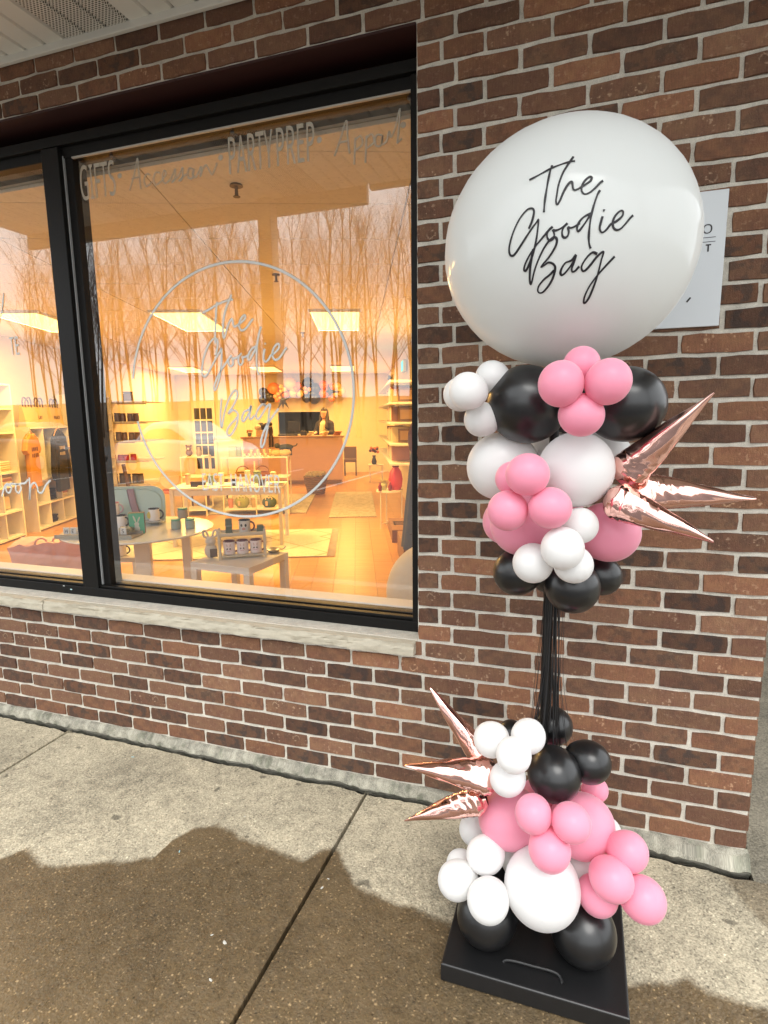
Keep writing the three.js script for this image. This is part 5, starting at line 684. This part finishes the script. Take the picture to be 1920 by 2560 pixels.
{ const t = inRoom('tiered_stand', 'pink topped display stand left of the white table', 'stand', -3.0, 9.6); mesh('stand_top', rb(0.55, 0.03, 0.4, 0.005, 0, 0.285, 0), std(0.56, 0.20, 0.16, 0.6), t); for (const [x, z] of [[-1, -1], [1, -1], [1, 1], [-1, 1]]) mesh('leg', rb(0.03, 0.27, 0.03, 0.004, x * 0.24, 0.135, z * 0.17), oak, t); }
{ const t = inRoom('leaning_board', 'narrow dark brown board leaning beside the far cube shelf', 'board', -4.02, 10.45, 0); mesh('board', rb(0.03, 0.62, 0.10, 0.004, 0, 0.31, 0).rotateZ(0.14).translate(0, 0.05, 0), brownWood, t); mesh('board_edge', rb(0.034, 0.02, 0.104, 0.004, 0, 0.62, 0).rotateZ(0.14).translate(0, 0.055, 0), std(0.08, 0.04, 0.02, 0.5), t); }
// right wall: books, denim rack, vase
[1.64, 1.39, 1.12, 0.87].forEach((h, s) => { for (let k = 0; k < 9; k++) { const lean = k > 5 ? 0.22 : 0.05 * (hash(k, s, 2) - 0.5), H = 0.15 + 0.05 * hash(k, s, 1), c = [[0.50, 0.28, 0.12], [0.16, 0.06, 0.04], [0.56, 0.44, 0.26], [0.34, 0.15, 0.10], [0.60, 0.34, 0.30]][(k * 3 + s) % 5]; const t = inRoom('book', `book leaning on the ${['second', 'middle', 'fourth', 'bottom'][s]} board of the right wall shelves`, 'book', 0.58, 7.75 + k * 0.13, h + 0.002, 0, `books on the ${['second', 'middle', 'fourth', 'bottom'][s]} right board`); const cv = mesh('cover', rb(0.24, H, 0.035, 0.003, 0, H / 2, 0), std(...c, 0.6), t); cv.rotation.x = -lean; cv.position.z = 0.0; const pg = mesh('pages', rb(0.225, H - 0.008, 0.027, 0.002, -0.010, H / 2, 0), std(0.62, 0.54, 0.40, 0.8), t); pg.rotation.x = -lean; } });
[1.64, 1.39, 1.12].forEach((h, s) => { const t = inRoom('framed_print', `dark framed print at the near end of the ${['second', 'middle', 'fourth'][s]} right shelf`, 'picture', 0.66, 7.6, h + 0.001); mesh('frame', rb(0.24, 0.17, 0.02, 0.004, 0, 0.085, 0), std(0.14, 0.07, 0.035, 0.5), t); mesh('print', rb(0.19, 0.12, 0.004, 0.001, 0, 0.085, 0.0095), std(0.36, 0.22, 0.10, 0.6), t); });
{ const t = inRoom('red_vase', 'tall red bellied vase on the white wire side table', 'vase', 0.50, 7.60, 0.50); mesh('vase', lathe([[0.001, 0], [0.065, 0], [0.085, 0.05], [0.095, 0.14], [0.075, 0.24], [0.04, 0.29], [0.045, 0.31], [0.001, 0.305]], 32), phy(0.52, 0.045, 0.06, 0.35), t); mesh('collar', lathe([[0.046, 0.305], [0.05, 0.32], [0.04, 0.33], [0.001, 0.33]], 20), std(0.10, 0.03, 0.02, 0.5), t); }
{ const t = inRoom('cone_plant', 'pale green potted succulent left of the red vase', 'plant', 0.345, 7.56, 0.50); mesh('pot', lathe([[0.001, 0], [0.03, 0], [0.05, 0.09], [0.001, 0.09]], 18), std(0.46, 0.46, 0.22, 0.6), t); for (let k = 0; k < 14; k++) { const a = k * 2.4, m = mesh('leaf', new THREE.ConeGeometry(0.010, 0.12, 5).translate(0, 0.06, 0), std(0.50, 0.46, 0.22, 0.7), t); m.position.set(0, 0.085, 0); m.rotation.set(Math.cos(a) * 0.7, 0, Math.sin(a) * 0.7); } }
[[0.29, 'left'], [0.42, 'middle']].forEach(([r, w]) => { const t = inRoom('red_bottle', `${w} small dark red bottle beside the vase`, 'bottle', r, 7.50, 0.50, 0, 'dark red bottles'); mesh('bottle', lathe([[0.001, 0], [0.022, 0], [0.024, 0.06], [0.010, 0.085], [0.011, 0.105], [0.001, 0.105]], 16), phy(0.20, 0.01, 0.015, 0.2), t); mesh('stopper', cy(0.008, 0.008, 0.012, 0, 0.112, 0, 10), oak, t); });
{ const t = inRoom('denim_dress', 'grey blue denim dress hanging at the right edge of the glass', 'dress', 0.50, 4.55, 0.42, 0.5), g = new THREE.CylinderGeometry(0.07, 0.16, 0.85, 40, 14, true), p = g.attributes.position; for (let i = 0; i < p.count; i++) { const a = Math.atan2(p.getZ(i), p.getX(i)), y = p.getY(i), k = 1 + (0.10 + 0.10 * (0.43 - y)) * Math.sin(a * 7 + y * 2) * 0.7; p.setX(i, p.getX(i) * k); p.setZ(i, p.getZ(i) * k * 0.8); } g.computeVertexNormals(); mesh('skirt', at(g, 0, 0.425, 0), std(0.13, 0.145, 0.16, 0.85, { side: THREE.DoubleSide, bumpMap: fabricBump, bumpScale: 0.003 }), t); for (let k = 0; k < 6; k++) mesh('button', cy(0.008, 0.008, 0.006, -0.09 - k * 0.012, 0.68 - k * 0.11, 0.055 + k * 0.004, 10).clone(), std(0.04, 0.04, 0.04, 0.4), t); mesh('shawl', at(new THREE.SphereGeometry(1, 20, 14).scale(0.11, 0.17, 0.09), 0, 0.86, 0), std(0.17, 0.10, 0.14, 0.9), t); }
{ const t = inRoom('garment_rail', 'thin metal garment rail carrying the denim dress', 'rail', 0.62, 4.9); mesh('post', cy(0.012, 0.012, 1.45, 0, 0.725, 0, 10), std(0.3, 0.3, 0.3, 0.35, { metalness: 0.8 }), t); mesh('arm', tube([[0, 1.45, 0], [-0.06, 1.46, 0.2], [-0.1, 1.36, 0.33]], 0.009, 14, 8), std(0.3, 0.3, 0.3, 0.35, { metalness: 0.8 }), t); mesh('foot', cy(0.12, 0.14, 0.02, 0, 0.01, 0, 24), std(0.3, 0.3, 0.3, 0.35, { metalness: 0.8 }), t); }
{ const t = inRoom('flower_vase', 'dark vase of orange flowers on the little cream stand', 'vase', 0.38, 13.02, 0.40); mesh('vase', lathe([[0.001, 0], [0.05, 0], [0.06, 0.06], [0.03, 0.16], [0.045, 0.2], [0.001, 0.195]], 20), std(0.05, 0.05, 0.045, 0.4), t); for (let k = 0; k < 12; k++) { const a = k * 2.4, r = 0.03 + 0.07 * hash(k, 1, 6); mesh('bloom', new THREE.IcosahedronGeometry(0.035, 1).translate(Math.cos(a) * r, 0.27 + 0.10 * hash(k, 2, 6), Math.sin(a) * r), k % 3 ? std(0.55, 0.16, 0.06, 0.8) : std(0.12, 0.06, 0.04, 0.8), t); } }
// counter top
{ const t = inRoom('computer_monitor', 'dark till monitor standing on the counter', 'monitor', -1.40, 13.28, 1.052); mesh('screen', rb(0.25, 0.21, 0.03, 0.006, 0, 0.215, 0), std(0.014, 0.012, 0.010, 0.3), t); mesh('stand', join([rb(0.04, 0.12, 0.03, 0.005, 0, 0.07, -0.02), rb(0.18, 0.014, 0.14, 0.005, 0, 0.008, 0)]), std(0.02, 0.018, 0.015, 0.4), t); }
{ const t = inRoom('receipt_printer', 'small black receipt printer right of the till monitor', 'printer', -1.18, 13.22, 1.052); mesh('case', rb(0.14, 0.10, 0.16, 0.015, 0, 0.05, 0), std(0.014, 0.012, 0.010, 0.4), t); mesh('slot', rb(0.09, 0.004, 0.03, 0.001, 0, 0.1015, 0.02), std(0.4, 0.36, 0.26, 0.6), t); }
{ const t = inRoom('keyboard_tray', 'low black till keyboard in front of the monitor', 'keyboard', -1.52, 13.12, 1.052); mesh('case', rb(0.42, 0.035, 0.18, 0.006, 0, 0.0175, 0), std(0.016, 0.012, 0.010, 0.5), t); for (let k = 0; k < 4; k++) mesh('key_row', rb(0.38, 0.008, 0.03, 0.002, 0, 0.0385, -0.06 + k * 0.04), std(0.04, 0.035, 0.03, 0.5), t); }
{ const t = inRoom('goods_basket', 'cream basket of black and white plush toys on the counter', 'basket', -2.06, 13.15, 1.052); mesh('basket', rb(0.30, 0.14, 0.24, 0.02, 0, 0.07, 0), std(0.60, 0.44, 0.20, 0.8), t); for (let k = 0; k < 7; k++) mesh('plush', new THREE.SphereGeometry(0.05 + 0.02 * (k % 3), 14, 10).translate(-0.14 + k * 0.045, 0.17 + 0.05 * hash(k, 1, 9), (k % 2) * 0.06), k % 3 === 1 ? std(0.55, 0.45, 0.30, 0.9) : std(0.018, 0.010, 0.008, 0.9), t); }
{ const t = inRoom('hanging_doll', 'long dark plush doll dangling from the counter edge', 'toy', -1.86, 12.86, 0.84); const m = std(0.045, 0.022, 0.014, 0.9); mesh('body', join([new THREE.SphereGeometry(1, 14, 12).scale(0.05, 0.12, 0.04).translate(0, 0.33, 0), cy(0.02, 0.024, 0.24, -0.03, 0.12, 0, 10), cy(0.02, 0.024, 0.24, 0.03, 0.12, 0, 10), at(new THREE.SphereGeometry(0.045, 12, 10), 0, 0.48, 0)]), m, t); for (const x of [-0.03, 0.03]) mesh('shoe', rb(0.045, 0.03, 0.07, 0.01, x, 0.0, 0.01), std(0.02, 0.012, 0.01, 0.6), t); mesh('collar', new THREE.TorusGeometry(0.03, 0.012, 8, 16).rotateX(Math.PI / 2).translate(0, 0.43, 0), std(0.55, 0.42, 0.24, 0.8), t); }
[[-1.02, 'white', 0.10, [0.64, 0.54, 0.34]], [-0.68, 'cream', 0.10, [0.60, 0.44, 0.22]], [-0.42, 'red striped', 0.16, [0.40, 0.16, 0.08]]].forEach(([r, n, w, c]) => { const t = inRoom('counter_goods', `${n} packets laid out on the counter before the assistant`, 'packets', r, 13.05, 1.052, 0, 'packets on the counter'); for (let k = 0; k < 3; k++) mesh('packet', rb(w, 0.03, 0.12, 0.012, (k - 1) * 0.02, 0.016 + k * 0.031, 0), std(...c, 0.6), t); });
{ const t = inRoom('pot_plant', 'small potted plant on the left end of the counter', 'plant', -2.36, 13.1, 1.052); mesh('pot', lathe([[0.001, 0], [0.04, 0], [0.05, 0.08], [0.001, 0.08]], 16), std(0.10, 0.12, 0.06, 0.6), t); for (let k = 0; k < 16; k++) { const a = k * 2.4, r = 0.03 + 0.03 * hash(k, 1, 3); mesh('leaf', new THREE.SphereGeometry(1, 8, 6).scale(0.028, 0.012, 0.02).rotateY(a).translate(Math.cos(a) * r, 0.09 + 0.06 * hash(k, 2, 3), Math.sin(a) * r), std(0.30, 0.10 + 0.1 * (k % 2), 0.04, 0.7), t); } }
{ const t = inRoom('wall_camera', 'small dark security camera high on the right wall', 'camera', 0.76, 13.2, 2.24); mesh('body', new THREE.SphereGeometry(0.06, 16, 12).translate(0, 0.05, 0), std(0.03, 0.02, 0.015, 0.4), t); mesh('bracket', rb(0.06, 0.14, 0.08, 0.01, 0.05, 0.06, 0), std(0.6, 0.52, 0.34, 0.5), t); }
// ---- balloon garland on the back wall
{
  const g = inRoom('balloon_garland', 'garland of black orange and yellow balloons with black star bursts on the back wall', 'balloon garland', -1.35, 15.2, 2.1), tone = { k: phy(0.014, 0.009, 0.007, 0.3), o: phy(0.70, 0.20, 0.07, 0.35), y: phy(0.66, 0.46, 0.20, 0.35), p: phy(0.66, 0.34, 0.20, 0.35) }, ball = balloonShape(0.1);
  [['k', -2.34, 2.1, .115], ['k', -2.36, 1.9, .105], ['k', -2.15, 1.96, .135], ['k', -2.22, 2.02, .11], ['o', -2.07, 2.17, .165], ['y', -1.66, 2.3, .165], ['k', -1.2, 2.3, .155], ['k', -1.02, 2.17, .145], ['k', -1.05, 1.93, .15], ['k', -1.26, 1.93, .11], ['k', -1.1, 2.04, .13], ['o', -.82, 2.26, .115], ['o', -.82, 2.05, .115], ['y', -.47, 2.22, .12], ['y', -.37, 2.1, .12], ['y', -.52, 2.05, .10], ['o', -.62, 2.20, .10], ['p', -1.28, 2.17, .054], ['p', -1.17, 2.15, .054], ['p', -1.26, 2.08, .054], ['p', -2.02, 1.98, .058], ['p', -1.92, 1.94, .05], ['p', -1.95, 2.04, .055], ['y', -1.59, 2.06, .10], ['y', -1.4, 2.05, .10], ['y', -1.87, 2.22, .06], ['y', -1.79, 2.15, .06], ['y', -1.88, 2.11, .05], ['o', -1.78, 2.03, .095], ['o', -1.45, 2.25, .09], ['o', -1.5, 2.16, .06], ['o', -.62, 1.92, .08], ['o', -1.98, 1.90, .06], ['y', -1.60, 2.17, .08]].forEach(([c, r, h, s], i) => { const b = mesh('balloon', ball, tone[c], g); b.position.set(r + 1.35, h - 2.1, 0.02 + (s < 0.07 ? 0.11 : 0) + 0.04 * hash(i, 1, 8)); b.scale.setScalar(s); b.rotation.x = 1.2; b.rotation.y = i; });
  const star = (r, h, arms) => arms.forEach(([dx, dy]) => { const l = Math.hypot(dx, dy), c = mesh('star_spike', new THREE.ConeGeometry(0.05, l, 10).translate(0, l / 2, 0), tone.k, g); c.position.set(r + 1.35, h - 2.1, 0.13); c.quaternion.setFromUnitVectors(upAxis, V(dx, dy, 0.05).normalize()); });
  star(-1.84, 1.90, [[-0.14, -0.24], [0.0, -0.25], [0.16, -0.24], [0.22, 0.06], [-0.12, 0.05]]); star(-0.65, 2.09, [[-0.04, 0.19], [0.28, -0.01], [0.0, -0.17], [-0.12, 0.0]]);
}
// ---- the shop assistant behind the counter
function blob(bones, cell, k, pad = 0.06) {            // tapered capsules joined by a smooth minimum, meshed by marching cubes
  const lo = V(1e9, 1e9, 1e9), hi = V(-1e9, -1e9, -1e9); for (const [a, b, ra, rb_] of bones) for (const [p, r] of [[a, ra], [b, rb_]]) { lo.min(V(...p).subScalar(r + pad)); hi.max(V(...p).addScalar(r + pad)); }
  const size = Math.max(hi.x - lo.x, hi.y - lo.y, hi.z - lo.z), n = Math.min(110, Math.ceil(size / cell)), mc = new MarchingCubes(n, new THREE.MeshBasicMaterial(), false, false, 400000); mc.isolation = 0;
  const c = V().addVectors(lo, hi).multiplyScalar(0.5), B = bones.map(([a, b, ra, rb_]) => [V(...a), V(...b).sub(V(...a)), ra, rb_]), p = V(), q = V();
  for (let z = 0; z < n; z++) for (let y = 0; y < n; y++) for (let x = 0; x < n; x++) {
    p.set((x - n / 2) / (n / 2), (y - n / 2) / (n / 2), (z - n / 2) / (n / 2)).multiplyScalar(size / 2).add(c); let s = 0;
    for (const [a, d, ra, rb_] of B) { q.subVectors(p, a); const t = clamp(q.dot(d) / (d.lengthSq() + 1e-9)); s += Math.exp(-(q.addScaledVector(d, -t).length() - mix(ra, rb_, t)) / k); }
    mc.field[x + y * n + z * n * n] = clamp(k * Math.log(s + 1e-30), -1, 1);
  }
  mc.update(); const m = mc.count, g = tri([...mc.positionArray.slice(0, m * 3)], null, [...mc.normalArray.slice(0, m * 3)]); g.scale(size / 2, size / 2, size / 2); g.translate(c.x, c.y, c.z); return g;
}
{
  const t = inRoom('person', 'person with long dark hair in black cardigan and cream top behind the counter', 'person', -0.74, 13.78, 0, -0.38), skin = std(0.52, 0.29, 0.19, 0.6);
  const head = [[[0, 1.50, 0.01], [0, 1.555, 0.01], 0.072, 0.080], [[0, 1.455, 0.028], [0, 1.50, 0.015], 0.046, 0.062], [[0, 1.497, 0.078], [0, 1.525, 0.074], 0.010, 0.007]];
  const body = [[[0, 1.33, -0.02], [0, 1.46, 0.0], 0.048, 0.046], [[0, 1.10, 0], [0, 1.28, -0.01], 0.115, 0.12], [[-0.12, 1.31, -0.01], [0.12, 1.31, -0.01], 0.055, 0.055], [[0, 0.92, 0], [0, 1.05, 0], 0.14, 0.11]];
  for (const s of [-1, 1]) { const el = [s * 0.215, 1.10, 0.05], wr = [s * 0.10, 1.105, 0.27]; body.push([[s * 0.165, 1.30, -0.01], el, 0.048, 0.038], [el, wr, 0.037, 0.025], [wr, [s * 0.085, 1.10, 0.33], 0.026, 0.024]); for (let k = 0; k < 4; k++) body.push([[s * (0.068 + k * 0.012), 1.10, 0.335], [s * (0.062 + k * 0.012), 1.088 - 0.006 * (k % 2), 0.395 - 0.008 * Math.abs(k - 1.5)], 0.009, 0.008]); body.push([[s * 0.075, 1.105, 0.31], [s * 0.045, 1.095, 0.35], 0.010, 0.009]); body.push([[s * 0.085, 0.90, 0], [s * 0.09, 0.48, 0.02], 0.085, 0.055], [[s * 0.09, 0.48, 0.02], [s * 0.09, 0.08, -0.02], 0.053, 0.036], [[s * 0.09, 0.045, -0.03], [s * 0.095, 0.035, 0.13], 0.042, 0.032]); }
  const bodyG = blob(body, 0.014, 0.010), headG = blob(head, 0.0035, 0.008, 0.03);
  const bm = mesh('body', join([bodyG, headG]), skin, t);
  mesh('hair', blob([[[0, 1.585, -0.012], [0, 1.607, 0.008], 0.088, 0.072], [[-0.070, 1.575, 0.0], [-0.094, 1.27, 0.06], 0.026, 0.042], [[0.070, 1.575, 0.0], [0.092, 1.22, 0.095], 0.026, 0.042], [[0, 1.53, -0.05], [0, 1.27, -0.085], 0.080, 0.095]], 0.008, 0.012), std(0.022, 0.010, 0.006, 0.5), t);
  const sleeve = []; for (const s of [-1, 1]) sleeve.push([[s * 0.165, 1.30, -0.01], [s * 0.215, 1.10, 0.05], 0.062, 0.052], [[s * 0.215, 1.10, 0.05], [s * 0.13, 1.106, 0.20], 0.051, 0.040], [[s * 0.11, 1.30, -0.02], [s * 0.125, 0.92, 0.0], 0.085, 0.090]); sleeve.push([[-0.1, 1.30, -0.05], [0.1, 1.30, -0.05], 0.075, 0.075], [[0, 1.25, -0.06], [0, 0.95, -0.06], 0.11, 0.12]);
  mesh('cardigan', blob(sleeve, 0.014, 0.012), std(0.016, 0.010, 0.009, 0.85), t);
  mesh('cream_top', blob([[[0, 1.08, 0.03], [0, 1.27, 0.025], 0.115, 0.105], [[0, 0.92, 0.02], [0, 1.05, 0.03], 0.13, 0.11]], 0.012, 0.012), std(0.62, 0.52, 0.32, 0.8), t);
  mesh('trousers', blob([-1, 1].flatMap(s => [[[s * 0.085, 0.92, 0], [s * 0.09, 0.48, 0.02], 0.098, 0.066], [[s * 0.09, 0.48, 0.02], [s * 0.09, 0.12, -0.02], 0.065, 0.055]]), 0.014, 0.012), std(0.03, 0.03, 0.04, 0.85), t);
  for (const s of [-1, 1]) { mesh('eye', new THREE.SphereGeometry(0.0085, 10, 8).scale(1.3, 0.8, 0.6).translate(s * 0.030, 1.532, 0.083), std(0.03, 0.02, 0.015, 0.3), t); mesh('eyebrow', rb(0.03, 0.005, 0.006, 0.002, s * 0.031, 1.553, 0.085), std(0.03, 0.015, 0.01, 0.8), t); mesh('ear', new THREE.SphereGeometry(0.018, 10, 8).scale(0.5, 1.2, 0.8).translate(s * 0.078, 1.515, 0.0), skin, t); mesh('shoe', rb(0.085, 0.06, 0.22, 0.028, s * 0.093, 0.032, 0.05), std(0.02, 0.018, 0.016, 0.6), t); }
  mesh('mouth', rb(0.032, 0.007, 0.008, 0.003, 0, 1.463, 0.073), std(0.36, 0.13, 0.10, 0.5), t);
}

scene.traverse(o => { if (o.isMesh) { o.castShadow = true; o.receiveShadow = true; } });
renderer.render(scene, camera);
